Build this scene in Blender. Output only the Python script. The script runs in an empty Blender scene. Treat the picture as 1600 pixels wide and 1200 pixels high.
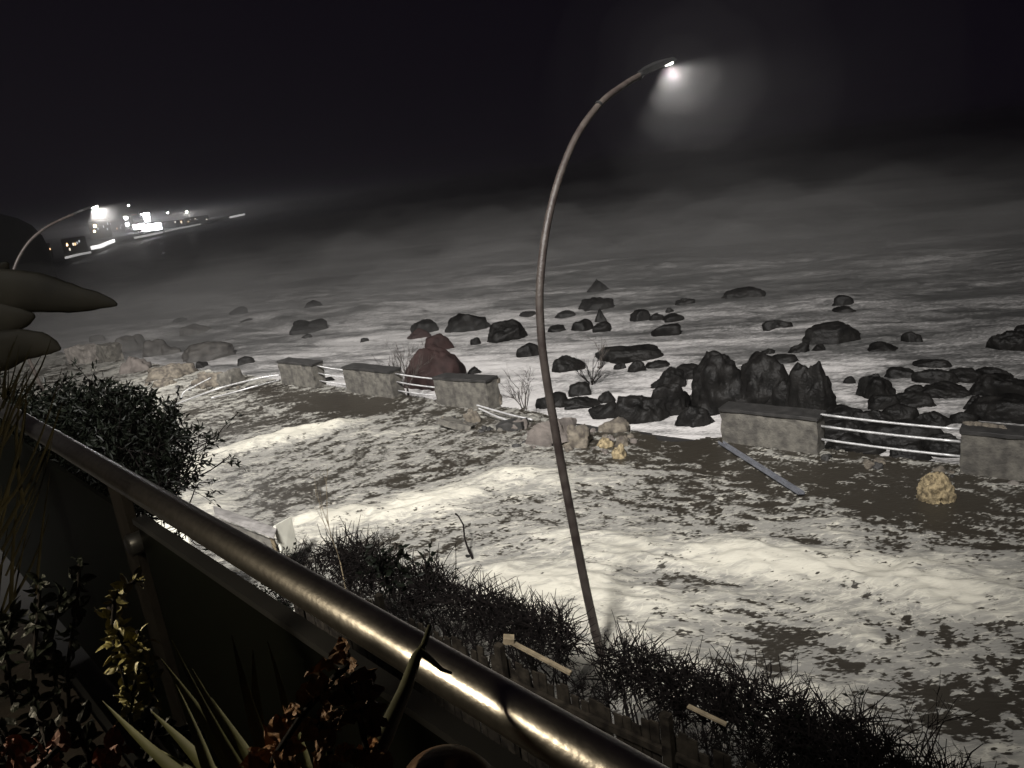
import bpy, bmesh, math, random
import numpy as np
from mathutils import Vector, Matrix, Quaternion, noise as mnoise
R_ = math.radians
rnd = random.Random(7)
scene = bpy.context.scene
col = scene.collection

# ------------------------------------------------------------------ camera
FPX, EYE = 1200.0, 6.5                      # focal length in photo pixels, eye height above the promenade
_d = np.array([563., -4394., -1200.]); _d /= np.linalg.norm(_d)
UP = -_d
_F = np.array([0, 0, -1.]); YV = _F - UP * _F.dot(UP); YV /= np.linalg.norm(YV)
XV = np.cross(YV, UP)
ROT = np.array([XV, YV, UP])                # camera space -> world
cam_d = bpy.data.cameras.new('camera'); cam = bpy.data.objects.new('camera', cam_d); col.objects.link(cam)
cam.matrix_world = Matrix([list(ROT[0]) + [0], list(ROT[1]) + [0], list(ROT[2]) + [EYE], [0, 0, 0, 1]])
cam_d.sensor_width = 36.0; cam_d.lens = 36.0 * FPX / 1600.0
cam_d.clip_start = 0.05; cam_d.clip_end = 6000
scene.camera = cam

# ------------------------------------------------------------------ world, night sky
w = bpy.data.worlds.new('World'); scene.world = w; w.use_nodes = True
bg = w.node_tree.nodes['Background']
bg.inputs[0].default_value = (0.62, 0.36, 1.0, 1); bg.inputs[1].default_value = 0.0036

# ------------------------------------------------------------------ exposure
scene.view_settings.view_transform = 'Standard'; scene.view_settings.look = 'None'
scene.view_settings.exposure = 0.0; scene.view_settings.gamma = 1.0
scene.render.engine = 'CYCLES'
cy = scene.cycles
cy.use_denoising = True
cy.max_bounces = 5; cy.diffuse_bounces = 2; cy.glossy_bounces = 3; cy.transmission_bounces = 3
cy.transparent_max_bounces = 12; cy.volume_bounces = 0
cy.sample_clamp_indirect = 3.0

# ------------------------------------------------------------------ tuning of light and air
P_LAMP = 480.0       # promenade lamp heads
P_LAMP_FAR = 2600.0
P_SIDE = 2500.0
P_FILL = 215000.0     # added fill floodlight on an unseen mast, lights foam and sea
P_PORCH = 38
HAZE = 0.0012
BANK = 0.062

WD = np.array([-0.75096654, 0.66034026]); WP = np.array([0.66034026, 0.75096654])  # along the parapet, and out to sea
WALL_F = 15.5; SEA_Z = -1.0

def ray(px, py):
    return ROT @ np.array([px - 800., 600. - py, -FPX])
def g(px, py, z=0.0):
    v = ray(px, py); t = (z - EYE) / v[2]
    return Vector((v[0] * t, v[1] * t, z))
def at(px, py, depth):
    v = ray(px, py) * (depth / FPX)
    return Vector((v[0], v[1], v[2] + EYE))
def depth_of(p):
    return -(np.linalg.inv(ROT) @ np.array([p[0], p[1], p[2] - EYE]))[2]
def wl(s, q, z=0.0):                        # parapet coordinates -> world
    return Vector((WD[0] * s + WP[0] * q, WD[1] * s + WP[1] * q, z))
def s_of(p): return float(p[0] * WD[0] + p[1] * WD[1])
def q_of(p): return float(p[0] * WP[0] + p[1] * WP[1])

# ------------------------------------------------------------------ numpy noise
def _h(ix, iy, s):
    n = (ix.astype(np.int64) * 374761393 + iy.astype(np.int64) * 668265263 + s * 974711) & 0xffffffff
    n = ((n ^ (n >> 13)) * 1274126177) & 0xffffffff
    n = n ^ (n >> 16)
    return (n & 0xffff) / 65535.0
def vn(x, y, s=0):
    ix = np.floor(x); iy = np.floor(y); fx = x - ix; fy = y - iy
    fx = fx * fx * fx * (fx * (fx * 6 - 15) + 10); fy = fy * fy * fy * (fy * (fy * 6 - 15) + 10)
    a = _h(ix, iy, s); b = _h(ix + 1, iy, s); c = _h(ix, iy + 1, s); d = _h(ix + 1, iy + 1, s)
    return (a * (1 - fx) + b * fx) * (1 - fy) + (c * (1 - fx) + d * fx) * fy - 0.5
def fbm(x, y, s=0, o=4, g_=0.5):
    r = 0; a = 1.0
    for i in range(o):
        r = r + a * vn(x + 17.3 * i, y - 9.1 * i, s + i * 7); x, y = (x * 1.6 + y * 1.2), (-x * 1.2 + y * 1.6); a *= g_
    return r
def sstep(a, b, x):
    t = np.clip((x - a) / (b - a), 0, 1); return t * t * (3 - 2 * t)

# ------------------------------------------------------------------ materials
MATS = {}
def mat(name, rgb, rough=0.6, var=0.25, scale=4.0, bump=0.0, bscale=30.0, metal=0.0, rgb2=None, spec=0.5, trans=None, coat=0.0):
    if name in MATS: return MATS[name]
    m = bpy.data.materials.new(name); m.use_nodes = True; nt = m.node_tree; N = nt.nodes; L = nt.links
    p = N['Principled BSDF']
    tc = N.new('ShaderNodeTexCoord')
    no = N.new('ShaderNodeTexNoise'); no.inputs['Scale'].default_value = scale; no.inputs['Detail'].default_value = 6
    L.new(tc.outputs['Object'], no.inputs['Vector'])
    cr = N.new('ShaderNodeValToRGB')
    a = rgb2 if rgb2 else tuple(c * (1 - var) for c in rgb)
    b = rgb if rgb2 else tuple(c * (1 + var) for c in rgb)
    cr.color_ramp.elements[0].position = 0.35; cr.color_ramp.elements[0].color = (*a, 1)
    cr.color_ramp.elements[1].position = 0.65; cr.color_ramp.elements[1].color = (*b, 1)
    L.new(no.outputs[0], cr.inputs[0]); L.new(cr.outputs[0], p.inputs['Base Color'])
    p.inputs['Roughness'].default_value = rough; p.inputs['Metallic'].default_value = metal
    p.inputs['Specular IOR Level'].default_value = spec
    if coat: p.inputs['Coat Weight'].default_value = coat
    if bump:
        n2 = N.new('ShaderNodeTexNoise'); n2.inputs['Scale'].default_value = bscale; n2.inputs['Detail'].default_value = 8
        L.new(tc.outputs['Object'], n2.inputs['Vector'])
        bp = N.new('ShaderNodeBump'); bp.inputs['Strength'].default_value = bump; bp.inputs['Distance'].default_value = 0.02
        L.new(n2.outputs[0], bp.inputs['Height']); L.new(bp.outputs[0], p.inputs['Normal'])
    MATS[name] = m; return m
def emit(name, rgb, st):
    if name in MATS: return MATS[name]
    m = bpy.data.materials.new(name); m.use_nodes = True; p = m.node_tree.nodes['Principled BSDF']
    p.inputs['Base Color'].default_value = (0.5, 0.5, 0.5, 1)
    p.inputs['Emission Color'].default_value = (*rgb, 1); p.inputs['Emission Strength'].default_value = st
    MATS[name] = m; return m
def foam_mat(name, base, thin, full, rough_base, scale, stretch, angle, lo, hi, soft=0.5, fil=0.0):
    """wet surface under foam; the coverage is the mesh attribute 'foam', its depth the attribute 'thick'"""
    m = bpy.data.materials.new(name); m.use_nodes = True; nt = m.node_tree; N = nt.nodes; L = nt.links
    p = N['Principled BSDF']
    tc = N.new('ShaderNodeTexCoord'); mp = N.new('ShaderNodeMapping')
    mp.inputs['Rotation'].default_value = (0, 0, angle); mp.inputs['Scale'].default_value = (1.0, stretch, 1.0)
    L.new(tc.outputs['Object'], mp.inputs[0])
    n1 = N.new('ShaderNodeTexNoise'); n1.inputs['Scale'].default_value = scale; n1.inputs['Detail'].default_value = 5
    n1.inputs['Distortion'].default_value = 0.6
    L.new(mp.outputs[0], n1.inputs['Vector'])
    n2 = N.new('ShaderNodeTexNoise'); n2.inputs['Scale'].default_value = scale * 3.5; n2.inputs['Detail'].default_value = 4
    L.new(mp.outputs[0], n2.inputs['Vector'])
    af = N.new('ShaderNodeAttribute'); af.attribute_name = 'foam'
    at_ = N.new('ShaderNodeAttribute'); at_.attribute_name = 'thick'
    def ma(op, a, b=None, c=None):
        n = N.new('ShaderNodeMath'); n.operation = op
        for i, v in enumerate((a, b, c)):
            if v is None: continue
            if isinstance(v, (int, float)): n.inputs[i].default_value = v
            else: L.new(v, n.inputs[i])
        return n.outputs[0]
    j = ma('MULTIPLY', ma('SUBTRACT', n2.outputs[0], 0.5), soft)
    v = ma('ADD', af.outputs['Fac'], j)
    mr = N.new('ShaderNodeMapRange'); mr.interpolation_type = 'SMOOTHSTEP'
    mr.inputs[1].default_value = lo; mr.inputs[2].default_value = hi; L.new(v, mr.inputs[0])
    t = ma('ADD', at_.outputs['Fac'], ma('MULTIPLY', ma('SUBTRACT', n1.outputs[0], 0.5), 1.8))
    if fil:
        n3 = N.new('ShaderNodeTexNoise'); n3.inputs['Scale'].default_value = scale * .8; n3.inputs['Detail'].default_value = 3; n3.inputs['Distortion'].default_value = 1.2
        L.new(mp.outputs[0], n3.inputs['Vector'])
        t = ma('ADD', t, ma('MULTIPLY', ma('SUBTRACT', 1.0, ma('MINIMUM', 1.0, ma('MULTIPLY', ma('ABSOLUTE', ma('SUBTRACT', n3.outputs[0], 0.5)), 28.0))), fil))
    tr = N.new('ShaderNodeMapRange'); tr.interpolation_type = 'SMOOTHSTEP'; tr.inputs[1].default_value = 0.0; tr.inputs[2].default_value = 0.9
    L.new(t, tr.inputs[0])
    mx = N.new('ShaderNodeMix'); mx.data_type = 'RGBA'; mx.inputs[6].default_value = (*thin, 1); mx.inputs[7].default_value = (*full, 1)
    L.new(tr.outputs[0], mx.inputs[0])
    mx2 = N.new('ShaderNodeMix'); mx2.data_type = 'RGBA'; mx2.inputs[6].default_value = (*base, 1)
    L.new(mr.outputs[0], mx2.inputs[0]); L.new(mx.outputs[2], mx2.inputs[7])
    L.new(mx2.outputs[2], p.inputs['Base Color'])
    L.new(ma('ADD', ma('MULTIPLY', mr.outputs[0], 0.9 - rough_base), rough_base), p.inputs['Roughness'])
    p.inputs['Specular IOR Level'].default_value = 0.35
    bp = N.new('ShaderNodeBump'); bp.inputs['Strength'].default_value = 0.5; bp.inputs['Distance'].default_value = 0.03
    L.new(ma('ADD', ma('MULTIPLY', n1.outputs[0], 1.0), ma('MULTIPLY', n2.outputs[0], 0.5)), bp.inputs['Height'])
    L.new(bp.outputs[0], p.inputs['Normal'])
    return m

M_rock = mat('wet_lava', (0.008, 0.0075, 0.007), 0.5, 0.5, 2.5, 1.0, 16.0, spec=0.13)
M_redrock = mat('red_lava', (0.024, 0.0135, 0.0125), 0.8, 0.3, 2.5, 0.8, 9.0, spec=0.2)
M_greyrock = mat('grey_stone', (0.16, 0.145, 0.13), 0.8, 0.35, 3.0, 0.8, 14.0)
M_conc = mat('concrete', (0.125, 0.117, 0.10), 0.85, 0.0, 5.5, 0.8, 26.0, rgb2=(0.055, 0.051, 0.045))
M_cap = mat('wet_cap', (0.020, 0.019, 0.018), 0.7, 0.4, 5.0, 0.5, 25.0)
M_tan = mat('tan_rubble', (0.155, 0.135, 0.105), 0.9, 0.0, 6.0, 1.0, 18.0, rgb2=(0.05, 0.042, 0.035))
M_pink = mat('pinkish_concrete', (0.115, 0.10, 0.09), 0.9, 0.3, 3.0, 0.6, 18.0)
M_yellow = mat('porous_tan_stone', (0.30, 0.24, 0.14), 0.95, 0.0, 12.0, 1.0, 25.0, rgb2=(0.09, 0.07, 0.04))
M_pipe = mat('galvanised_pipe', (0.50, 0.50, 0.50), 0.4, 0.2, 8.0, metal=0.4)
M_pole = mat('weathered_pole', (0.055, 0.046, 0.040), 0.5, 0.0, 5.0, 0.35, 40.0, metal=0.0, rgb2=(0.026, 0.019, 0.017), spec=0.4)
M_dark = mat('dark_metal', (0.03, 0.03, 0.03), 0.4, 0.2, 5.0, metal=0.5)
M_steel = mat('steel_handrail', (0.40, 0.375, 0.34), 0.31, 0.12, 60.0, 0.05, 90.0, metal=1.0)
M_twig = mat('dry_twig', (0.007, 0.0055, 0.005), 0.9, 0.4, 8.0, spec=0.1)
M_twig2 = mat('bare_branch', (0.05, 0.042, 0.036), 0.8, 0.4, 8.0)
M_wood = mat('old_wood', (0.034, 0.028, 0.020), 0.9, 0.0, 9.0, 0.5, 30.0, rgb2=(0.010, 0.008, 0.006), spec=0.1)
M_lath = mat('pale_wood', (0.20, 0.16, 0.10), 0.8, 0.3, 9.0, 0.4, 30.0)
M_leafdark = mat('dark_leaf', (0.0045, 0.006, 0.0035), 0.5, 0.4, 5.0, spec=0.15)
M_leafgreen = mat('olive_leaf', (0.085, 0.088, 0.024), 0.5, 0.4, 9.0)
M_leafbrown = mat('dead_leaf', (0.17, 0.085, 0.032), 0.7, 0.45, 14.0)
M_leafgold = mat('yellow_green_leaf', (0.17, 0.15, 0.05), 0.5, 0.4, 9.0)
M_soil = mat('soil', (0.020, 0.015, 0.011), 0.95, 0.4, 4.0, 0.8, 20.0)
M_clay = mat('clay_pot', (0.10, 0.048, 0.020), 0.7, 0.2, 8.0, 0.2, 30.0)
M_white = mat('white_board', (0.62, 0.61, 0.53), 0.6, 0.12, 3.0)
M_wpaint = mat('white_paint', (0.11, 0.115, 0.13), 0.6, 0.2, 6.0)
M_hill = mat('dark_hill', (0.006, 0.007, 0.006), 1.0, 0.4, 0.05)
M_land = mat('coast_land', (0.02, 0.02, 0.018), 1.0, 0.4, 0.05)
M_plaster = mat('plaster', (0.10, 0.09, 0.08), 0.9, 0.15, 0.3)
M_roof = mat('dark_roof', (0.08, 0.05, 0.04), 0.9, 0.3, 0.4)
M_tile = mat('terrace_tile', (0.012, 0.011, 0.010), 0.8, 0.3, 2.0)
M_lamp = emit('lamp_glass', (1.0, 0.96, 0.92), 40.0)
M_far = emit('far_lamp_glass', (1.0, 0.97, 0.93), 260.0)
M_warm = emit('warm_window', (1.0, 0.72, 0.42), 22.0)
M_facade_glow = emit('facade_glow', (0.93, 0.95, 1.0), 60.0)  # floodlight on the white building fronts put in as emission

# ------------------------------------------------------------------ mesh helpers
def mesh_obj(name, verts, faces, m, parent=None, smooth=False):
    me = bpy.data.meshes.new(name); me.from_pydata([tuple(v) for v in verts], [], faces); me.update()
    if m: me.materials.append(m)
    if smooth: me.polygons.foreach_set('use_smooth', [True] * len(me.polygons))
    o = bpy.data.objects.new(name, me); col.objects.link(o)
    if parent: o.parent = parent
    return o
def tag(o, label=None, cat=None, group=None, kind=None):
    if label: o['label'] = label
    if cat: o['category'] = cat
    if group: o['group'] = group
    if kind: o['kind'] = kind
    return o
def empty(name, loc, rz=0.0):
    o = bpy.data.objects.new(name, None); o.location = loc; o.rotation_euler = (0, 0, rz); o.empty_display_size = 0.2
    col.objects.link(o); return o
class MB:
    def __init__(s): s.v = []; s.f = []
    def add(s, vs, fs):
        n = len(s.v); s.v += [tuple(v) for v in vs]; s.f += [tuple(i + n for i in f) for f in fs]
    def box(s, c, size, rot=None, taper=1.0):
        c = Vector(c); hx, hy, hz = (k / 2 for k in size); vs = []
        for z in (-1, 1):
            k = taper if z > 0 else 1.0
            for x, y in ((-1, -1), (1, -1), (1, 1), (-1, 1)):
                p = Vector((x * hx * k, y * hy * k, z * hz))
                vs.append(c + (rot @ p if rot else p))
        s.add(vs, [(3, 2, 1, 0), (4, 5, 6, 7), (0, 1, 5, 4), (1, 2, 6, 5), (2, 3, 7, 6), (3, 0, 4, 7)])
    def tube(s, pts, rad, n=8, cap=True):
        pts = [Vector(p) for p in pts]; rings = []
        if not hasattr(rad, '__len__'): rad = [rad] * len(pts)
        prev = None
        for i, p in enumerate(pts):
            t = (pts[min(i + 1, len(pts) - 1)] - pts[max(i - 1, 0)])
            if t.length < 1e-9: t = Vector((0, 0, 1))
            t.normalize()
            a = prev - t * prev.dot(t) if prev is not None else t.orthogonal()
            if a.length < 1e-6: a = t.orthogonal()
            a.normalize(); prev = a; b = t.cross(a)
            rings.append([p + (a * math.cos(2 * math.pi * k / n) + b * math.sin(2 * math.pi * k / n)) * rad[i] for k in range(n)])
        vs = [v for r in rings for v in r]; fs = []
        for i in range(len(pts) - 1):
            for k in range(n):
                k2 = (k + 1) % n; fs.append((i * n + k, i * n + k2, (i + 1) * n + k2, (i + 1) * n + k))
        if cap: fs.append(tuple(range(n - 1, -1, -1))); fs.append(tuple((len(pts) - 1) * n + k for k in range(n)))
        s.add(vs, fs)
    def leaf(s, p, d, up, l, wd, fold=0.25):
        d = d.normalized(); sd = d.cross(up)
        if sd.length < 1e-5: sd = d.orthogonal()
        sd.normalize(); nn = sd.cross(d)
        a = p; b = p + d * l * .45 + sd * wd * .5 + nn * wd * fold; c = p + d * l; e = p + d * l * .45 - sd * wd * .5 + nn * wd * fold
        m1 = p + d * l * .5
        s.add([a, b, c, e, m1], [(0, 1, 4), (1, 2, 4), (4, 2, 3), (0, 4, 3)])
    def oval(s, p, d, up, l, wd, curl=0.3, crinkle=0.0):
        """a close-up leaf: rounded outline, bent along its length and folded at the midrib"""
        d = d.normalized(); sd = d.cross(up)
        if sd.length < 1e-5: sd = d.orthogonal()
        sd.normalize(); nn = sd.cross(d); vs = []; fs = []; n = 7
        for i in range(n + 1):
            t = i / n; ww = wd * .5 * math.sin(math.pi * (t ** .8)) ** .75 + .0003; bend = curl * l * (t * t) 
            c = p + d * l * (t - .25 * abs(curl) * t * t) + nn * bend
            for k in (-1, -.5, 0, .5, 1):
                r_ = crinkle * wd * rnd.uniform(-1, 1)
                vs.append(c + sd * ww * k + nn * (abs(k) * ww * .45 + r_))
        for i in range(n):
            for k in range(4): fs.append((i * 5 + k, i * 5 + k + 1, i * 5 + k + 6, i * 5 + k + 5))
        s.add(vs, fs)
    def build(s, name, m, parent=None, smooth=False): return mesh_obj(name, s.v, s.f, m, parent, smooth)
def rv():
    z = rnd.uniform(-1, 1); a = rnd.uniform(0, 6.283); r = math.sqrt(1 - z * z)
    return Vector((r * math.cos(a), r * math.sin(a), z))
def twigs(mb, p, d, l, r, depth, up=0.15, jit=0.5, n=(2, 4), seg=3, tips=None, sides=3):
    pts = [p]; dd = d.normalized()
    for i in range(seg):
        dd = (dd + rv() * jit * 0.45 + Vector((0, 0, up * 0.3))).normalized(); pts.append(pts[-1] + dd * l / seg)
    mb.tube(pts, [r * (1 - 0.5 * i / seg) for i in range(seg + 1)], sides, cap=False)
    if depth == 0:
        if tips is not None: tips.append((pts[-1], dd))
        return
    for k in range(rnd.randint(*n)):
        i = rnd.randint(1, seg); nd = (dd + rv() * jit * 1.5 + Vector((0, 0, up))).normalized()
        twigs(mb, pts[i], nd, l * rnd.uniform(.55, .85), r * .62, depth - 1, up, jit, n, seg, tips, sides)
def stone(name, m, dims, seed, jag=0.25, parent=None, freq=1.3, ico=4, sq=0.0, pits=0.0, ncut=9):
    """a boulder: unit ball broken up by noise, scaled to dims (full width, depth, height above z=0 of its origin)"""
    bm = bmesh.new(); bmesh.ops.create_icosphere(bm, subdivisions=ico, radius=1.0)
    off = Vector((seed * 13.7, seed * 5.1, seed * 9.3))
    # random cutting planes give flat broken faces
    r2 = random.Random(seed); planes = []
    for i in range(ncut):
        z = r2.uniform(-0.5, 1); a = r2.uniform(0, 6.283); q = math.sqrt(max(0, 1 - z * z))
        planes.append((Vector((q * math.cos(a), q * math.sin(a), z)), r2.uniform(0.62, 0.92)))
    for v in bm.verts:
        p = v.co.normalized(); r = 1.0
        if sq:
            mx = max(abs(p.x), abs(p.y), abs(p.z)); r = r * (1 - sq) + sq * 0.8 / mx
        for nrm, dd in planes:
            c = p.dot(nrm)
            if c > 0.05: r = min(r, dd / c * 1.0)
        q = p * freq + off
        r *= 1 + jag * (mnoise.noise(q) * 1.0 + 0.5 * mnoise.noise(q * 2.3) + 0.28 * mnoise.noise(q * 5.1) + 0.12 * mnoise.noise(q * 11))
        if pits: r *= 1 - pits * max(0, mnoise.noise(p * 5 + off) - 0.1) - pits * 0.7 * max(0, mnoise.noise(p * 9 + off))
        v.co = p * r
    xs = [v.co.x for v in bm.verts]; ys = [v.co.y for v in bm.verts]; zs = [v.co.z for v in bm.verts]
    for v in bm.verts:
        v.co.x = (v.co.x - (max(xs) + min(xs)) / 2) / (max(xs) - min(xs)) * dims[0]
        v.co.y = (v.co.y - (max(ys) + min(ys)) / 2) / (max(ys) - min(ys)) * dims[1]
        v.co.z = v.co.z / max(zs) * dims[2]
    me = bpy.data.meshes.new(name); bm.to_mesh(me); bm.free(); me.materials.append(m)
    me.polygons.foreach_set('use_smooth', [True] * len(me.polygons))
    o = bpy.data.objects.new(name, me); col.objects.link(o)
    if parent: o.parent = parent
    return o
def chunk(mb_size, m, seed, jag=0.06, cuts=5):
    """a broken slab or block: subdivided box with chipped edges"""
    bm = bmesh.new(); bmesh.ops.create_cube(bm, size=1.0)
    bmesh.ops.subdivide_edges(bm, edges=bm.edges[:], cuts=cuts, use_grid_fill=True)
    off = Vector((seed * 7.7, seed * 3.1, seed))
    sx, sy, sz = mb_size; ms = min(mb_size)
    for v in bm.verts:
        p = Vector((v.co.x * sx, v.co.y * sy, v.co.z * sz))
        e = sum(1 for k in (v.co.x, v.co.y, v.co.z) if abs(abs(k) - .5) < 1e-4)
        nz = mnoise.noise(p * 3 + off); nv = Vector((mnoise.noise(p * 4 + off), mnoise.noise(p * 4 - off), nz))
        p += nv * jag * ms * (1.8 if e >= 2 else 0.6)
        if e >= 2: p *= 1 - jag * 0.35 * abs(mnoise.noise(p * 7 + off))
        v.co = p
    return bm
def bm_obj(name, bm, m, parent=None):
    me = bpy.data.meshes.new(name); bm.to_mesh(me); bm.free(); me.materials.append(m)
    o = bpy.data.objects.new(name, me); col.objects.link(o)
    if parent: o.parent = parent
    return o
def grid_obj(name, X, Y, Z, keep, m, attrs):
    n, k = X.shape
    idx = np.arange(n * k).reshape(n, k)
    q = np.stack([idx[:-1, :-1], idx[1:, :-1], idx[1:, 1:], idx[:-1, 1:]], -1).reshape(-1, 4)
    q = q[keep.ravel()[q].all(1)]
    used = np.unique(q); remap = -np.ones(n * k, np.int64); remap[used] = np.arange(len(used)); q = remap[q]
    co = np.stack([X.ravel()[used], Y.ravel()[used], Z.ravel()[used]], -1).astype(np.float32)
    # face up
    a = co[q[0, 1]] - co[q[0, 0]]; b = co[q[0, 2]] - co[q[0, 0]]
    if np.cross(a, b)[2] < 0: q = q[:, ::-1]
    me = bpy.data.meshes.new(name)
    me.vertices.add(len(co)); me.vertices.foreach_set('co', co.ravel())
    me.loops.add(q.size); me.loops.foreach_set('vertex_index', q.ravel().astype(np.int32))
    me.polygons.add(len(q)); me.polygons.foreach_set('loop_start', np.arange(0, q.size, 4, dtype=np.int32))
    me.polygons.foreach_set('use_smooth', np.ones(len(q), bool))
    me.update(calc_edges=True)
    for an, av in attrs.items():
        t = me.attributes.new(an, 'FLOAT', 'POINT'); t.data.foreach_set('value', av.ravel()[used].astype(np.float32))
    me.materials.append(m)
    o = bpy.data.objects.new(name, me); col.objects.link(o); return o

# ------------------------------------------------------------------ fence line (edge between the garden and the promenade)
FA = g(470, 872, 2.0); FB = g(1060, 1112, 2.0)
fdir = (FB - FA); fdir.z = 0; FLEN = fdir.length; fdir.normalize()
fn = Vector((-fdir.y, fdir.x, 0)); fn = fn if fn.y > 0 else -fn    # towards the sea
FA0 = Vector((FA.x, FA.y, 0))
def fside(x, y): return (x - FA0.x) * fn.x + (y - FA0.y) * fn.y

# ------------------------------------------------------------------ ground under everything
mb = MB()
mb.add([(-60, -6.4, -0.25), (40, -6.4, -0.25), wl(s_of((40, -6.4)), 15.9, -0.25), wl(90, 15.9, -0.25), (-90, 40, -0.25)], [(0, 1, 2, 3, 4)])
tag(mb.build('ground', M_soil), kind='structure')

mb = MB(); mb.add([(-70, -7.3, -4), (70, -7.3, -4), (70, -60, 6), (-70, -60, 6), (-70, -7.3, -.3), (70, -7.3, -.3), (70, -60, 8), (-70, -60, 8)], [(3, 2, 1, 0), (4, 5, 6, 7), (0, 1, 5, 4), (1, 2, 6, 5), (2, 3, 7, 6), (3, 0, 4, 7)])
tag(mb.build('hillside', M_soil), kind='structure')  # unseen slope added to carry the fill light mast
# ------------------------------------------------------------------ promenade under foam
def polar(a0, a1, na, r0, r1, nr):
    A = np.radians(np.linspace(a0, a1, na)); Rr = r0 * (r1 / r0) ** np.linspace(0, 1, nr)
    RR, AA = np.meshgrid(Rr, A, indexing='ij')
    return RR * np.sin(AA), RR * np.cos(AA)
BLOBS = [  # photo x, y, half width, half height, tilt of the long side (px down per px), weight
    (545, 633, 95, 17, .10, -1.1), (460, 616, 90, 10, .12, -.5), (720, 655, 60, 18, .1, -.25),
    (450, 700, 95, 9, -.25, -.35), (650, 738, 150, 34, -.12, -.42), (360, 645, 80, 20, .1, -.22), (430, 785, 40, 30, -.2, -.32),
    (540, 700, 60, 12, -.2, -.25), (1020, 705, 120, 38, .1, -.62), (1160, 725, 150, 34, .3, -.35), (1400, 755, 210, 42, .12, -.70),
    (1450, 815, 170, 38, .1, -.40), (1060, 775, 90, 20, .1, -.30), (960, 825, 70, 16, .1, -.30), (1230, 1000, 42, 16, .1, -.75),
    (1305, 1043, 26, 18, -.2, -.7), (1450, 1112, 85, 36, .1, -.95), (1560, 1090, 60, 60, .1, -.5), (1580, 1010, 50, 20, .1, -.35),
    (820, 880, 50, 14, 0, -.2), (730, 845, 40, 12, 0, -.3), (1100, 905, 90, 10, .1, -.25), (1350, 985, 120, 12, .1, -.25),
    (490, 672, 150, 7, -.22, .5), (330, 725, 120, 12, -.28, .35), (420, 690, 120, 10, -.22, .45),
    (720, 765, 130, 16, -.28, .65), (600, 800, 120, 18, -.15, .5), (860, 745, 110, 14, .05, .45), (470, 830, 90, 30, -.1, .45),
    (330, 790, 60, 26, -.1, .35), (1290, 805, 60, 26, .5, .6), (1020, 860, 220, 26, .12, .40), (1300, 880, 260, 22, .12, .50),
    (1500, 940, 180, 22, .12, .45), (1100, 960, 260, 40, .1, .42), (900, 930, 160, 60, .1, .45), (1330, 1000, 60, 40, .2, .35),
    (1500, 1040, 120, 30, .1, .35), (1250, 1100, 160, 50, .2, .5), (1560, 1170, 60, 25, 0, .3), (700, 880, 90, 50, .1, .4), (1000, 1040, 160, 50, .2, .45),
]
def blobs(X, Y):
    c = np.zeros_like(X)
    for bx, by, rx, ry, sl, wt in BLOBS:
        p = g(bx, by); a = g(bx + rx, by + rx * sl); b = g(bx, by + ry); b2 = g(bx, by - ry)
        m = np.array([[a.x - p.x, (b.x - b2.x) / 2], [a.y - p.y, (b.y - b2.y) / 2]]); im = np.linalg.inv(m)
        u = im[0, 0] * (X - p.x) + im[0, 1] * (Y - p.y); v = im[1, 0] * (X - p.x) + im[1, 1] * (Y - p.y)
        c += wt * np.exp(-(u * u + v * v) * 0.75)
    return c
def stretched(X, Y, d, k):
    u = X * d[0] + Y * d[1]; v = -X * d[1] + Y * d[0]
    return u / k, v
_a = g(450, 720); _b = g(700, 655); D1 = np.array([_b.x - _a.x, _b.y - _a.y]); D1 /= np.linalg.norm(D1)
_a = g(1000, 860); _b = g(1500, 905); D2 = np.array([_b.x - _a.x, _b.y - _a.y]); D2 /= np.linalg.norm(D2)

X, Y = polar(-41, 40, 1000, 5.2, 62, 620)
wrp = 0.5 * fbm(X * .5, Y * .5, 3, 2)
t = sstep(-2.5, 2.5, X)
def fl(sc, k, seed, o=3, g_=0.5):
    u1, v1 = stretched(X + wrp, Y - wrp, D1, k); u2, v2 = stretched(X + wrp, Y - wrp, D2, k)
    return fbm(u1 * sc, v1 * sc, seed, o, g_) * (1 - t) + fbm(u2 * sc, v2 * sc, seed + 50, o, g_) * t
low = fl(0.42, 2.6, 11, 4)
mid = fl(1.6, 2.4, 21, 3)
fine = fl(6.5, 2.0, 31, 3, 0.6)
near_ = sstep(17, 9, np.hypot(X, Y))
cov = 0.12 + 0.20 * near_ + blobs(X, Y) + 0.48 * low + 0.22 * mid
finer = fl(12.0, 1.9, 91, 2, 0.6)
m_ = cov + 1.15 * fine + 0.60 * finer + .25 * mid
foam = sstep(-0.02, 0.16, m_)
thick = np.clip(cov - 0.28 + 0.25 * mid, 0, 1.2)
bill = 1 - np.abs(fl(1.1, 2.0, 41, 3)) * 2.4
bill2 = 1 - np.abs(fl(3.0, 1.7, 61, 2)) * 2.2
Z = 0.012 * foam + sstep(0.0, 0.8, thick) * (0.05 + 0.13 * bill + 0.045 * bill2) + 0.012 * fbm(X * .8, Y * .8, 5, 2) + 0.010 * foam * fine
q = X * WP[0] + Y * WP[1]; s_ = X * WD[0] + Y * WD[1]
edge = 15.95 + 0.10 * fbm(s_ * 1.5, s_ * 0, 9, 3)
gap = sstep(1.5, 0.8, np.abs(s_ - (s_of(g(975, 665)))) / 2.0)
edge = edge - gap * (0.35 + 0.9 * np.abs(fbm(s_ * 1.2, s_ * 0 + 4, 19, 3)))
fs_ = (X - FA0.x) * fn.x + (Y - FA0.y) * fn.y; fk_ = (X - FA0.x) * fdir.x + (Y - FA0.y) * fdir.y
keep = (q < edge) & ((fs_ > -0.15) | ((fk_ < -0.3) & (fs_ > -3.0)))
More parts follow.
